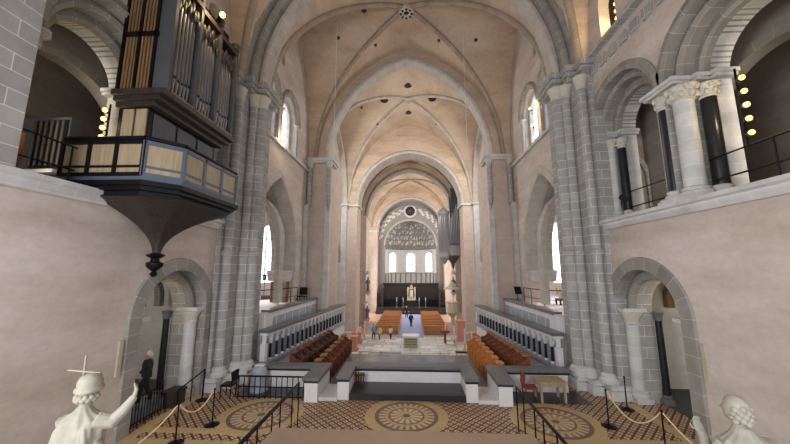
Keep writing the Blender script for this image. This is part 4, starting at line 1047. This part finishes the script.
MB().box(-11.1, -9.72, 7.75, 8.0, 7.15, 7.25).build('key_desk', MWHITE, t)

# small pale notice strips beside the doors
for sx in (-1, 1):
    for e, l in ((-1.95, 'nearer to the camera, beside the %s doorway'), (1.75, 'on the pier side of the %s doorway')):
        y = DC[sx]+e
        o = MB().box(*xs(sx, 7.54, 7.6), y-.05, y+.05, 1.7, 2.6).build('wall_plaque', plain('pale_plaque', (176, 170, 146), .6), None, None, (sx*7.57, y, 1.7)); tag(o, 'narrow pale wall plaque '+l % SIDE[sx], 'plaque')

# ================================================================== STATUES AND PEOPLE
def fuse(mb, name, mat, parent, voxel, it=4, loc=None):
    o = mb.build(name, mat, parent, None, loc)
    r = o.modifiers.new('r', 'REMESH'); r.mode = 'VOXEL'; r.voxel_size = voxel; r.use_smooth_shade = True
    s = o.modifiers.new('s', 'SMOOTH'); s.iterations = it; s.factor = .5
    dg = bpy.context.evaluated_depsgraph_get(); me = bpy.data.meshes.new_from_object(o.evaluated_get(dg))
    o.modifiers.clear(); old = o.data; o.data = me; me.name = name; bpy.data.meshes.remove(old)
    if not me.materials: me.materials.append(mat)
    for p in me.polygons: p.use_smooth = True
    return o
def hand(mb, w, d, up, r=.011, L=.08):
    """palm, four fingers and a thumb from wrist w along d"""
    w, d, up = Vector(w), Vector(d).normalized(), Vector(up).normalized(); s = d.cross(up).normalized()
    mb.obox(w+d*.045, d, s, up, .05, .04, .016)
    for k, f in enumerate((.85, 1, .95, .75)):
        a = w+d*.085+s*(-.03+.02*k); b = a+d*L*f*.55+up*.008; mb.tube([a, b, b+d*L*f*.45+up*.03], [r, r*.95, r*.7], 6)
    mb.tube([w+d*.03-s*.03, w+d*.06-s*.075, w+d*.1-s*.085+up*.02], [r*1.2, r*1.1, r*.8], 6)
def face(mb, c, f, r):
    """nose, brow, eyes and chin on a head of radius r about c, looking along f"""
    c, f = Vector(c), Vector(f).normalized(); s = f.cross(Vector((0,0,1))).normalized(); u = Vector((0,0,1))
    mb.tube([c+f*r*.88+u*r*.15, c+f*r*1.2-u*r*.18, c+f*r*.95-u*r*.25], [r*.1, r*.16, r*.12], 6)
    for k in (-1, 1):
        mb.ball(c+f*r*.85+s*k*r*.32+u*r*.1, r*.13, 6); mb.ball(c+s*k*r*.85-u*r*.05, r*.2, 6, (.6, 1, 1.4))
    mb.tube([c+f*r*.85-s*r*.25-u*r*.5, c+f*r*.93-u*r*.5, c+f*r*.85+s*r*.25-u*r*.5], r*.09, 6)
    mb.ball(c+f*r*.55-u*r*.75, r*.42, 8)

def pedestal(x, y, z, label):
    t = thing('statue_pedestal', label, 'pedestal', (x, y, 0))
    MB().box(x-.5, x+.5, y-.5, y+.5, 0, .2).build('foot', MGREY, t)
    MB().box(x-.4, x+.4, y-.4, y+.4, .2, z-.12).build('dado', MWHITE, t)
    MB().box(x-.48, x+.48, y-.48, y+.48, z-.12, z).build('cap', MGREY, t)
BZ = 1.5
pedestal(-3.42, 3.5, BZ, 'stone pedestal carrying the cross-bearing statue at the lower left')
pedestal(3.45, 3.5, BZ, 'stone pedestal carrying the draped statue at the lower right')
def robe(mb, x, y, z0, hts, folds=11, amp=.1, ph=0):
    """draped body: rows of (z, rx, ry, dx) with vertical folds"""
    n = 44; rows = []
    for z, rx, ry, dx in hts:
        a_ = amp*(1 if z < .9 else .7)
        rows.append(mb.add([(x+dx+rx*math.cos(2*PI*j/n)*(1+a_*math.sin(folds*2*PI*j/n+ph+z*1.6)), y+ry*math.sin(2*PI*j/n)*(1+a_*math.sin(folds*2*PI*j/n+ph+z*1.6)), z0+z) for j in range(n)]))
    for r in range(len(rows)-1):
        for j in range(n): q = (j+1) % n; mb.face((rows[r]+j, rows[r]+q, rows[r+1]+q, rows[r+1]+j))
    mb.face([rows[0]+j for j in range(n)]); mb.face([rows[-1]+j for j in range(n)])
# left statue, seen from behind, right arm stretched out
t = thing('saint_statue', 'white stone statue seen from behind, capped head and arm stretched to the right', 'statue', (-3.42, 3.5, BZ))
sxx, syy = -3.42, 3.5
mb = MB()
robe(mb, sxx, syy, BZ, [(0, .3, .26, 0), (.35, .26, .22, 0), (.8, .23, .18, .0), (1.05, .215, .165, 0), (1.25, .235, .17, 0), (1.38, .21, .14, 0), (1.45, .1, .085, 0), (1.5, .06, .06, 0)])
mb.tube([(sxx, syy, BZ+1.42), (sxx+.01, syy+.01, BZ+1.56)], .055, 10)
mb.ball((sxx+.01, syy+.02, BZ+1.64), .1, 14, (.9, 1, 1.15)); face(mb, (sxx+.01, syy+.02, BZ+1.64), (.15, 1, 0), .1)
mb.tube([(sxx+.17, syy, BZ+1.36), (sxx+.3, syy+.06, BZ+1.33), (sxx+.37, syy+.1, BZ+1.42), (sxx+.44, syy+.14, BZ+1.55)], [.09, .08, .06, .04], 10)
mb.tube([(sxx-.19, syy, BZ+1.36), (sxx-.25, syy+.08, BZ+1.12), (sxx-.2, syy+.22, BZ+1.2)], [.09, .075, .045], 10)
for k in range(9):   # cape folds down the back
    u = -.2+.05*k; mb.tube([(sxx+u*.45, syy-.07, BZ+1.4), (sxx+u*.8, syy-.135+.3*u*u, BZ+1.3), (sxx+u, syy-.165+.8*u*u, BZ+1.12), (sxx+u*1.25+.04, syy-.19+.1*abs(u), BZ+.7), (sxx+u*1.5, syy-.24, BZ+.1)], [.014, .02, .026, .03, .035], 6)
mb.tube([(sxx+.2, syy-.05, BZ+1.16), (sxx+.27, syy+.02, BZ+1.04), (sxx+.22, syy+.05, BZ+.92)], [.05, .07, .04], 8)
hand(mb, (sxx+.44, syy+.14, BZ+1.55), (.15, .05, 1), (-.6, -.6, 0), .012, .075)
hand(mb, (sxx-.2, syy+.22, BZ+1.2), (.3, .8, .3), (0, 0, 1), .012, .07)
fuse(mb, 'figure', STATUE, t, .0105, 2)
mb = MB(); mb.lathe([(.104, -.01), (.128, .0), (.128, .035), (.11, .05), (.112, .1), (.09, .15), (.04, .175), (.001, .18)], (sxx+.01, syy+.02, BZ+1.655), 18); mb.build('cap', STATUE, t, 50)
mb = MB()
for k in range(14): a = PI+PI*k/13; mb.ball((sxx+.01+.095*math.cos(a), syy+.02+.095*math.sin(a), BZ+1.58+.02*(k % 2)), .035, 7)
mb.build('hair', STATUE, t, 60)
t = thing('processional_cross', 'thin pale cross held up by the statue at the lower left', 'cross', (-3.86, 3.86, BZ))
MB().tube([(-3.86, 3.86, BZ+.1), (-3.86, 3.86, BZ+1.93)], .011, 8).build('staff', STATUE, t, 50)
MB().tube([(-4.05, 3.84, BZ+1.76), (-3.66, 3.88, BZ+1.72)], .011, 8).build('cross_arm', STATUE, t, 50)
# right statue
t = thing('saint_statue', 'white stone statue with folded drapery at the lower right, before the right wall', 'statue', (3.45, 3.5, BZ))
sxx, syy = 3.46, 3.5
mb = MB()
robe(mb, sxx, syy, BZ, [(0, .32, .28, 0), (.35, .28, .24, 0), (.8, .26, .2, .0), (1.02, .25, .19, .02), (1.2, .24, .18, .01), (1.33, .2, .14, 0), (1.4, .1, .085, -.01), (1.46, .06, .06, -.02)], 13, .09, 1)
mb.tube([(sxx-.01, syy, BZ+1.38), (sxx-.03, syy+.02, BZ+1.52)], .055, 10)
mb.ball((sxx-.03, syy+.03, BZ+1.6), .1, 14, (.9, 1, 1.15)); face(mb, (sxx-.03, syy+.03, BZ+1.6), (-.3, 1, 0), .1)
mb.tube([(sxx-.18, syy, BZ+1.3), (sxx-.27, syy+.08, BZ+1.1), (sxx-.2, syy+.24, BZ+1.28)], [.09, .075, .045], 10)
mb.tube([(sxx+.18, syy, BZ+1.3), (sxx+.29, syy+.06, BZ+1.12), (sxx+.26, syy+.24, BZ+1.1)], [.09, .08, .045], 10)
for k in range(9):
    mb.tube([(sxx-.2+.03*k, syy-.14, BZ+1.34-.02*k), (sxx-.08+.03*k, syy-.2, BZ+1.15), (sxx+.08+.025*k, syy-.2, BZ+.85), (sxx+.14+.02*k, syy-.2, BZ+.5)], [.018, .024, .028, .026], 6)
hand(mb, (sxx-.2, syy+.24, BZ+1.28), (-.1, .5, 1), (0, -1, .3), .012, .075)
hand(mb, (sxx+.26, syy+.24, BZ+1.1), (.1, .9, .2), (0, 0, 1), .012, .075)
fuse(mb, 'figure', STATUE, t, .0105, 2)
mb = MB()
for k in range(30): a = k*2.4; zz_ = BZ+1.5+.15*(k/30); mb.ball((sxx-.03+.07*math.cos(a), syy-.03+.05*math.sin(a), zz_), .034, 7)
mb.ball((sxx-.03, syy+.01, BZ+1.63), .108, 12, (.9, 1, 1.05)); mb.build('hair', STATUE, t, 60)

SKIN = plain('skin', (205, 160, 135), .6); HAIRD = plain('dark_hair', (48, 38, 32), .8); HAIRW = plain('white_hair', (216, 210, 204), .8)
def person(label, x, y, z, h, rot, top, trouser, hair=HAIRD, stride=.12, arm=.1, vox=.02, cap=False):
    t = thing('person', label, 'person', (x, y, z)); k = h/1.75; M = Matrix.Rotation(rot, 3, 'Z')
    def fin(mb, nm, mt, vx):
        mb.v = [tuple(M @ (Vector(v)*k)+Vector((x, y, z))) for v in mb.v]; return fuse(mb, nm, mt, t, vx*k, 3)
    s = stride
    legs = [[(.09, 0, .9), (.1, -s*.6-.03, .5), (.1, -s+.02, .08)], [(-.09, 0, .9), (-.1, s*.4-.03, .5), (-.1, s+.04, .08)]]
    arms = [[(.2, 0, 1.42), (.26, arm, 1.15), (.25, arm*.3-.14, .92)], [(-.2, 0, 1.42), (-.26, -arm*.3, 1.15), (-.25, -arm-.12, .93)]]
    b = MB()
    b.tube([(0, 0, .88), (0, .0, 1.1), (0, .0, 1.35), (0, 0, 1.46)], [.13, .12, .14, .08], 12); b.tube([(0, 0, 1.42), (0, -.01, 1.58)], .052, 10)
    b.ball((0, -.015, 1.645), .098, 12, (.85, 1, 1.18)); face(b, (0, -.015, 1.645), (0, -1, 0), .095)
    for l in legs: b.tube(l, [.075, .055, .04], 10)
    for a in arms: b.tube(a, [.05, .042, .03], 10); hand(b, a[2], (0, -.3, -1), (0, -1, .3), .012, .07)
    fin(b, 'body', SKIN, vox*.62)
    j = MB(); j.tube([(0, .01, .82), (0, .01, 1.05), (0, .01, 1.3), (0, .01, 1.44), (0, .01, 1.49)], [.175, .16, .18, .14, .07], 14)
    for a in arms: j.tube([(a[0][0]*.8, 0, 1.41), a[0], a[1], (Vector(a[2])*.94+Vector(a[1])*.06)], [.08, .08, .065, .05], 10)
    fin(j, 'jacket', top, vox)
    q = MB()
    for l in legs: q.tube([(l[0][0]*.8, 0, .95), l[0], l[1], l[2]], [.12, .11, .085, .065], 12)
    fin(q, 'trousers', trouser, vox)
    f = MB()
    for l in legs: f.tube([(l[2][0], l[2][1]+.05, .045), (l[2][0], l[2][1]-.12, .04)], [.05, .04], 8)
    fin(f, 'shoes', IRON, vox)
    hr = MB(); hr.ball((0, .02, 1.675), .108, 12, (.9, 1, 1.05)); hr.ball((0, .06, 1.6), .085, 10)
    fin(hr, 'hair', hair, vox)
C_ = lambda n, c: plain(n, c, .8, 0, .1, 8)
person('person with white hair in a dark jacket walking in the left round doorway', -8.32, 10.1, .35, 1.5, -.9, C_('dark_jacket', (40, 42, 48)), C_('dark_trousers', (34, 34, 38)), HAIRW, .16)
st(MB().box(-9.6, -7.95, 9.25, 10.6, -.02, .35), 'floor_door_step', GREYFL)
person('person in a bright blue top at the left edge of the crossing pavement', -3.6, 31.6, NZ, 1.5, .4, C_('bright_blue_cloth', (70, 150, 205)), C_('grey_trousers', (92, 96, 106)), vox=.03)
person('person in a pale yellow-green top beside the person in blue', -2.95, 31.0, NZ, 1.4, -.5, C_('yellow_green_cloth', (186, 196, 120)), C_('beige_trousers', (150, 132, 110)), vox=.03)
person('person in a white and pink top before the left pews', -1.95, 31.9, NZ, 1.25, 2.9, C_('white_pink_cloth', (224, 196, 192)), C_('dark_red_trousers', (110, 62, 60)), vox=.03)
person('person in dark clothes walking up the lilac carpet between the pews', .05, 38.5, NZ, 1.6, 3.1, C_('navy_cloth', (44, 48, 66)), C_('dark_blue_trousers', (52, 54, 70)), vox=.03)
person('person in black standing near the far end of the lilac carpet on the left', -.6, 45.5, NZ, 1.65, .2, C_('black_cloth', (28, 28, 32)), C_('black_trousers', (26, 26, 30)), vox=.03)
# railing, chest and post in the left doorway
t = thing('doorway_railing', 'black iron bar railing inside the left round doorway', 'railing', (-7.8, 9.4, 0))
MB().tube([(-7.8, 8.9, .8), (-7.8, 10.2, .8)], .025, 6).build('top_rail', IRON, t); MB().tube([(-7.8, 8.9, .1), (-7.8, 10.2, .1)], .02, 6).build('bottom_rail', IRON, t)
for k in range(13): y = 8.92+k*.106; MB().tube([(-7.8, y, .0), (-7.8, y, .8)], .014, 6).build('bar', IRON, t)
t = thing('doorway_handrail', 'sloping black handrail at the foot of the left doorway column', 'handrail', (-7.5, 10.9, 0))
MB().tube([(-7.5, 10.5, .55), (-7.3, 11.5, .9)], .025, 6).build('rail', IRON, t)
for u in (0, .5, 1): MB().tube([(-7.5+.2*u, 10.5+u, 0), (-7.5+.2*u, 10.5+u, .55+.35*u)], .02, 6).build('post', IRON, t)
t = thing('wooden_chest', 'low dark wooden chest at the foot of the left doorway column', 'chest', (-7.75, 10.75, 0))
MB().box(-8.0, -7.6, 10.45, 11.0, 0, .42).build('body', DARKW, t); MB().box(-8.03, -7.57, 10.42, 11.03, .42, .5).build('lid', DARKW, t)
# things in the right aisle
t = thing('framed_picture', 'small black framed picture on the aisle wall seen through the right doorway', 'picture', (12.55, 12.0, 1.5))
MB().box(12.53, 12.6, 11.6, 12.35, 1.3, 1.9).build('frame', IRON, t); MB().box(12.52, 12.54, 11.68, 12.27, 1.38, 1.82).build('canvas', MBLACK, t)
t = thing('aisle_monument', 'dark bust on a bracket in the aisle behind the right doorway', 'monument', (11.3, 12.6, 2.4))
MB().box(11.0, 11.6, 12.5, 13.0, 2.35, 2.5).build('bracket', MGREY, t)
MB().lathe([(.1, 0), (.2, .1), (.26, .3), (.14, .42), (.09, .48), (.14, .58), (.14, .72), (.02, .8)], (11.3, 12.75, 2.5), 12).build('bust', MBLACK, t, 60)

# ================================================================== HANGING CABLES
for x, y, z1, l in ((-4.55, 18.0, 6.0, 'left'), (3.6, 18.0, 6.0, 'right')):
    zt = f1(x, y)
    o = MB().tube([(x, y, zt), (x, y, 11.2)], .012, 5).build('hanging_cable', WHITEP, None, None, (x, y, 11.2)); tag(o, 'thin pale cable hanging from the choir vault on the %s' % l, 'cable')

# ================================================================== CROSSING: ALTAR AND FURNITURE
t = thing('altar', 'white block altar with a dark lattice front on the pale pavement', 'altar', (.05, 28.3, NZ))
st(MB().box(-3.2, 3.2, 26.6, 31.0, NZ-.1, NZ+.12), 'floor_altar_step', ALTARFL)
AZ = NZ+.12
MB().box(-.58, .68, 28.0, 29.0, AZ, AZ+.85).build('block', MWHITE, t)
MB().box(-.68, .78, 27.9, 29.1, AZ+.85, AZ+1.0).build('table_slab', MWHITE, t)
MB().box(-.5, .6, 27.96, 28.0, AZ+.08, AZ+.78).build('front_panel', plain('bronze_panel', (120, 104, 78), .5, .3), t)
mb = MB()
for k in range(6):
    for j in range(3):
        mb.lathe([(.08, 0), (.12, .0), (.12, .03), (.08, .03)], (0, 0, 0), 10)
        i0 = len(mb.v)-40
        for q in range(i0, len(mb.v)): v = mb.v[q]; mb.v[q] = (-.42+.188*k+v[0]*.8, 27.95-v[2], AZ+.2+.22*j+v[1]*.8)
mb.build('lattice', plain('lattice_limestone', (176, 164, 136), .7), t)
t = thing('ambo', 'small red-brown lectern right of the white altar', 'lectern', (3.2, 30.0, NZ))
MB().box(3.1, 3.3, 29.9, 30.1, NZ, NZ+1.05).build('stem', CHAIRW, t); MB().box(2.8, 3.6, 29.75, 30.2, NZ+1.05, NZ+1.22).build('desk', CHAIRW, t)
cand = [(-5.0, 26.5), (-4.7, 28.2), (-4.5, 31.5), (3.4, 31.5), (4.0, 29.6), (4.7, 28.2), (5.0, 26.5)]
for k, (x, y) in enumerate(cand):
    l = 'tall white floor candle, %s of the %s group beside the altar' % (ORD[k if k < 3 else k-3], 'left' if x < 0 else 'right')
    t = thing('floor_candle', l, 'candle', (x, y, NZ), 'floor candles around the altar')
    MB().lathe([(.2, 0), (.2, .05), (.06, .1), (.05, .5), (.1, .55)], (x, y, NZ), 10).build('stand', GOLD, t, 50)
    MB().lathe([(.06, .55), (.055, 1.75)], (x, y, NZ), 10).build('wax', MWHITE, t, 50)
for x, y, l in ((-3.6, 25.6, 'left'), (4.0, 25.6, 'right')):
    t = thing('sedile_bench', 'low pale bench with dark seat on the %s of the altar pavement' % l, 'bench', (x, y, NZ))
    MB().box(x-.45, x+.45, y-.2, y+.2, NZ+.42, NZ+.5).build('seat', MBLACK if x > 0 else MWHITE, t)
    for e in (-.38, .38): MB().box(x+e-.06, x+e+.06, y-.18, y+.18, NZ, NZ+.42).build('leg', MWHITE, t)
for sx, pos in ((-1, ((-5.0, 30.2, 1.0), (-4.9, 27.5, 1.2))), (1, ((4.9, 31.6, 1.9), (5.6, 28.6, 1.4)))):
    for k, (x, y, hh) in enumerate(pos):
        t = thing('granite_plinth', 'red granite plinth %s the %s nave pier' % (('just before', 'well in front of')[k], SIDE[sx]), 'plinth', (x, y, NZ))
        MB().box(x-.45, x+.45, y-.4, y+.4, NZ, NZ+.15).build('foot', PINKST, t); MB().box(x-.38, x+.38, y-.34, y+.34, NZ+.15, NZ+hh-.1).build('block', PINKST, t); MB().box(x-.45, x+.45, y-.4, y+.4, NZ+hh-.1, NZ+hh).build('cap', PINKST, t)

# ================================================================== PEWS
proto = None
for sx in (-1, 1):
    for k in range(11):
        y = 34.2+k*1.1; x = sx*(2.55)+.05
        if proto is None:
            t = proto = bpy.data.objects.new('pew', None); COL.objects.link(t)
            L0 = (0,0,0)
            for mb, nm in ((MB().box(-1.15, 1.15, -.02, .4, .42, .47), 'seat'), (MB().obox((0, -.1, .72), (1,0,0), (0,1,.15), (0,-.15,1), 1.15, .025, .24), 'backrest'), (MB().box(-1.15, 1.15, -.3, -.05, .93, .97), 'book_rest'),
                           (MB().prism([(-.3, 0), (.42, 0), (.42, .55), (-.1, .62), (-.18, 1.0), (-.3, 1.0)], 'y', -1.22, -1.15), 'end_panel'), (MB().prism([(-.3, 0), (.42, 0), (.42, .55), (-.1, .62), (-.18, 1.0), (-.3, 1.0)], 'y', 1.15, 1.22), 'end_panel')):
                o = mb.build(nm, PEWW, None, None, L0); o.parent = t
        else: t = copy_tree(proto)
        t.location = (x, y, NZ)
        tag(t, 'orange-brown wooden pew, %s from the altar in the %s block' % (ORD[k], SIDE[sx]), 'pew', 'nave pews')

# ================================================================== WEST CHOIR
t = thing('west_stalls', 'dark wooden choir stalls filling the foot of the apse', 'choir stalls', (0, 50.5, NZ))
WZ = NZ+.9
st(MB().box(-5.4, 5.4, 48.6, 53.2, NZ-.1, NZ+.45).box(-5.4, 5.4, 49.4, 58.5, NZ-.1, WZ), 'floor_west_choir', DARKW)
MB().box(-4.5, 4.5, 52.6, 52.9, WZ, 1.95).build('back_panelling', DARKW, t)
MB().box(-4.6, 4.6, 52.3, 52.95, 1.95, 2.12).build('canopy_cornice', DARKW, t)
for s in (-1, 1):
    MB().box(*xs(s, 1.3, 4.4), 51.0, 51.3, WZ, WZ+1.1).build('desk_front', IRON, t)
    for k in range(6): x = s*(1.6+k*.5); MB().box(x-.2, x+.2, 52.2, 52.6, WZ, WZ+.95).build('seat', CHAIRD, t)
    MB().box(*xs(s, 4.4, 4.6), 50.0, 52.9, WZ, 1.3).build('side_panelling', DARKW, t)
t = thing('west_altar', 'tall gilded altar piece in the middle of the dark apse stalls', 'altar', (.1, 51.8, WZ))
MB().box(-.9, 1.1, 51.4, 52.0, WZ, WZ+.9).build('table', MBLACK, t)
MB().box(-.6, .8, 51.7, 52.2, WZ+.9, WZ+1.3).build('tier', CARVED, t)
MB().lathe([(.5, 0), (.42, .2), (.35, .4), (.35, 1.3), (.5, 1.4), (.3, 1.6), (.2, 1.9), (.02, 2.1)], (.1, 51.95, WZ+1.3), 8).build('tabernacle', plain('pale_gilding', (170, 150, 112), .6, .1), t)
MB().box(-.15, .35, 51.5, 51.62, WZ+1.5, WZ+2.5).build('figure_niche', CARVED, t)
for s in (-1, 1): MB().lathe([(.12, 0), (.1, .3), (.14, 1.2), (.1, 1.7)], (.1+s*.55, 51.8, WZ+1.3), 8).build('side_column', CARVED, t, 50)
for k, (x, y) in enumerate(((-2.2, 49.9), (2.3, 49.9), (-1.2, 49.7), (1.3, 49.7))):
    t = thing('altar_candlestick', 'tall pale candlestick %s in front of the dark apse stalls' % ('far left', 'far right', 'left of the carpet end', 'right of the carpet end')[k], 'candlestick', (x, y, WZ), 'candlesticks before the apse')
    MB().lathe([(.2, 0), (.2, .05), (.05, .12), (.05, .9), (.14, .95)], (x, y, WZ), 8).build('stick', MGREY, t, 50); MB().lathe([(.04, .95), (.04, 1.5)], (x, y, WZ), 8).build('wax', MWHITE, t, 50)
# hanging lamps and pier statues of the nave
def nave_figure(label, x, y, z, h):
    t = thing('pier_statue', label, 'statue', (x, y, z))
    MB().lathe([(.02, -.5), (.2, -.3), (.4, 0)], (x, y, z), 8).build('console', STONE_L, t)
    b = MB(); b.lathe([(.26, 0), (.22, .5), (.2, .9), (.24, 1.2), (.2, 1.36), (.07, 1.44), (.07, 1.5)], (x, y, z), 12); b.ball((x, y, z+1.6), .12, 8); b.tube([(x-.2, y, z+1.25), (x-.28, y-.1, z+1.0), (x-.1, y-.22, z+1.05)], .07, 6); b.tube([(x+.2, y, z+1.25), (x+.28, y-.1, z+1.0), (x+.1, y-.22, z+1.1)], .07, 6)
    for q in range(len(b.v)): v = b.v[q]; b.v[q] = (v[0], v[1], z+(v[2]-z)*h)
    fuse(b, 'figure', MGREY, t, .05, 2)
    MB().lathe([(.4, 1.95*h), (.34, 2.1*h), (.1, 2.4*h), (.01, 2.7*h)], (x, y, z), 8).build('canopy', STONE_L, t)
nave_figure('dark statue under a canopy on the left nave pier', -5.35, 39.7, 1.6, 1.1)
nave_figure('lower dark statue on the left nave pier by the pews', -5.4, 39.6, -1.6, .9)
nave_figure('dark statue under a canopy on the right nave pier', 5.35, 39.7, 1.6, 1.1)
t = thing('nave_pulpit', 'carved stone pulpit with stair against the right nave pier', 'pulpit', (5.0, 38.6, NZ))
MB().lathe([(.4, 0), (.25, .2), (.22, 1.1), (.7, 1.7)], (5.0, 38.6, NZ), 8).build('stem', CARVED, t); MB().lathe([(.75, 1.7), (.75, 2.8), (.82, 2.82), (.82, 2.92)], (5.0, 38.6, NZ), 8).build('drum', CARVED, t)
MB().lathe([(1.0, 4.4), (1.0, 4.55), (.6, 4.7), (.2, 5.3), (.02, 5.2)], (5.0, 38.6, NZ), 8).build('sounding_board', CARVED, t)
mb = MB()
for k in range(7): mb.box(5.5, 6.1, 38.2+k*.24, 38.44+k*.24, NZ, NZ+1.7-.22*k)
mb.build('stair', CARVED, t)
# west organ hanging on the right nave wall
t = thing('nave_organ', 'grey swallow-nest organ with round pipe tower hanging high on the right nave wall', 'organ', (4.9, 37.5, 5.0))
MB().lathe([(.02, 4.4), (.16, 4.7), (.2, 5.0), (.42, 5.4), (.85, 5.85), (.9, 6.0)], (5.1, 37.4, 0), 12).build('pendant_base', GREYW, t, 30)
MB().box(4.75, 5.9, 36.6, 38.3, 6.0, 7.2).build('gallery_front', STUCCO_D, t)
MB().box(4.95, 5.9, 36.8, 38.1, 7.2, 14.2).build('case', GREYW, t)
for k in range(5): y = 36.85+.3*k; hh = (11.0, 12.2, 13.2, 12.2, 11.0)[k]; MB().lathe([(.04, 7.2), (.13, 7.7), (.13, hh)], (4.78, y, 0), 10).build('pipe', TIN, t, 50)
for k in range(5): x = 4.95+.2*k; MB().lathe([(.04, 7.2), (.09, 7.6), (.09, 10.5+.5*k)], (x, 36.6, 0), 10).build('pipe', TIN, t, 50)
tw = MB().lathe([(.1, 5.0), (.4, 5.5), (.62, 5.8), (.62, 6.2), (.55, 6.3), (.55, 10.8), (.66, 10.9), (.66, 11.2), (.3, 11.6), (.02, 11.8)], (4.05, 37.0, 0), 16).build('round_tower', STUCCO_D, t, 35)
for k in range(8):
    a = PI*.5+PI*k/7+.2; MB().lathe([(.03, 6.3), (.1, 6.8), (.1, 10.7)], (4.05+.55*math.cos(a), 37.0+.55*math.sin(a), 0), 8).build('tower_pipe', TIN, tw, 50)

# ================================================================== CAMERA
F, VX, VY, ROLL, CX, CY = 309.7, 411.9, 268.5, -.009, 395., 222.
yv = Vector((VX-CX, VY-CY, F)).normalized()
zv = Vector((math.sin(ROLL), -math.cos(ROLL), 0)); zv = (zv-yv*zv.dot(yv)).normalized()
xv = yv.cross(zv)
if xv.x < 0: xv = -xv
M = Matrix((xv, yv, zv))
right, down, fwd = M.col[0], M.col[1], M.col[2]
cam = bpy.data.cameras.new('camera'); co = bpy.data.objects.new('camera', cam); COL.objects.link(co)
mw = Matrix((right, -down, -fwd)).transposed().to_4x4(); mw.translation = Vector((.21, 0, 4.5)); co.matrix_world = mw
cam.sensor_width = 36; cam.lens = F/790*36; cam.clip_start = .05; cam.clip_end = 300
S.camera = co

# ================================================================== LIGHT
wd = bpy.data.worlds.new('world'); S.world = wd; wd.use_nodes = True
bg = wd.node_tree.nodes['Background']; bg.inputs[0].default_value = (.86, .9, 1, 1); bg.inputs[1].default_value = 1.6
def area(name, loc, target, sx, sy, power, col=(1, .985, .96)):
    l = bpy.data.lights.new(name, 'AREA'); l.shape = 'RECTANGLE'; l.size = sx; l.size_y = sy; l.energy = power; l.color = col
    o = bpy.data.objects.new(name, l); COL.objects.link(o); o.location = loc
    d = Vector(target)-Vector(loc); o.rotation_euler = d.to_track_quat('-Z', 'Y').to_euler(); return o
def point(name, loc, power, col=(1, .75, .42), r=.08):
    l = bpy.data.lights.new(name, 'POINT'); l.energy = power; l.color = col; l.shadow_soft_size = r
    o = bpy.data.objects.new(name, l); COL.objects.link(o); o.location = loc; return o
for sx in (-1, 1):
    area('aisle_daylight', (sx*11.2, 19.4, 5.6), (sx*7, 18.5, 3), 2.4, 3.5, 240)
    area('aisle_daylight', (sx*12.0, 29, 3.5), (0, 29, 3), 5, 5, 900)
    area('aisle_daylight', (sx*12.0, 46.4, 2.5), (0, 46, 2), 5, 5, 900)
    area('clerestory_daylight', (sx*7.0, 26.5, 13.5), (0, 29, 10), 3, 3, 700)
    area('clerestory_daylight', (sx*7.0, 44.0, 12.5), (0, 46, 8), 3, 3, 700)
    area('gallery_fill', (sx*9.45, .5, 8.6), (sx*9.45, 8, 9.6), .9, 2.4, 300, (1, .9, .78))  # added fill light to brighten the gallery passage, no window there
    area('door_aisle_fill', (sx*11.5, 6.2, 4.0), (sx*10, 11, 1), 1.5, 2, 40)  # added fill to lift the rooms behind the doors
    area('outer_gallery_fill', (sx*11.7, -.5, 9.0), (sx*11.7, 9, 8.5), 1.6, 2.4, 120, (1, .93, .84))  # extra fill added for the dark outer part of the gallery
area('right_wall_fill', (-5.5, -1.6, 6), (7.6, 8, 4), 2.5, 4, 500, (.95, .97, 1))  # light added behind the camera to make the right wall brighter
vs = S.view_settings; vs.view_transform = 'Standard'; vs.look = 'None'; vs.exposure = 0.75; vs.gamma = 1
S.render.film_transparent = False
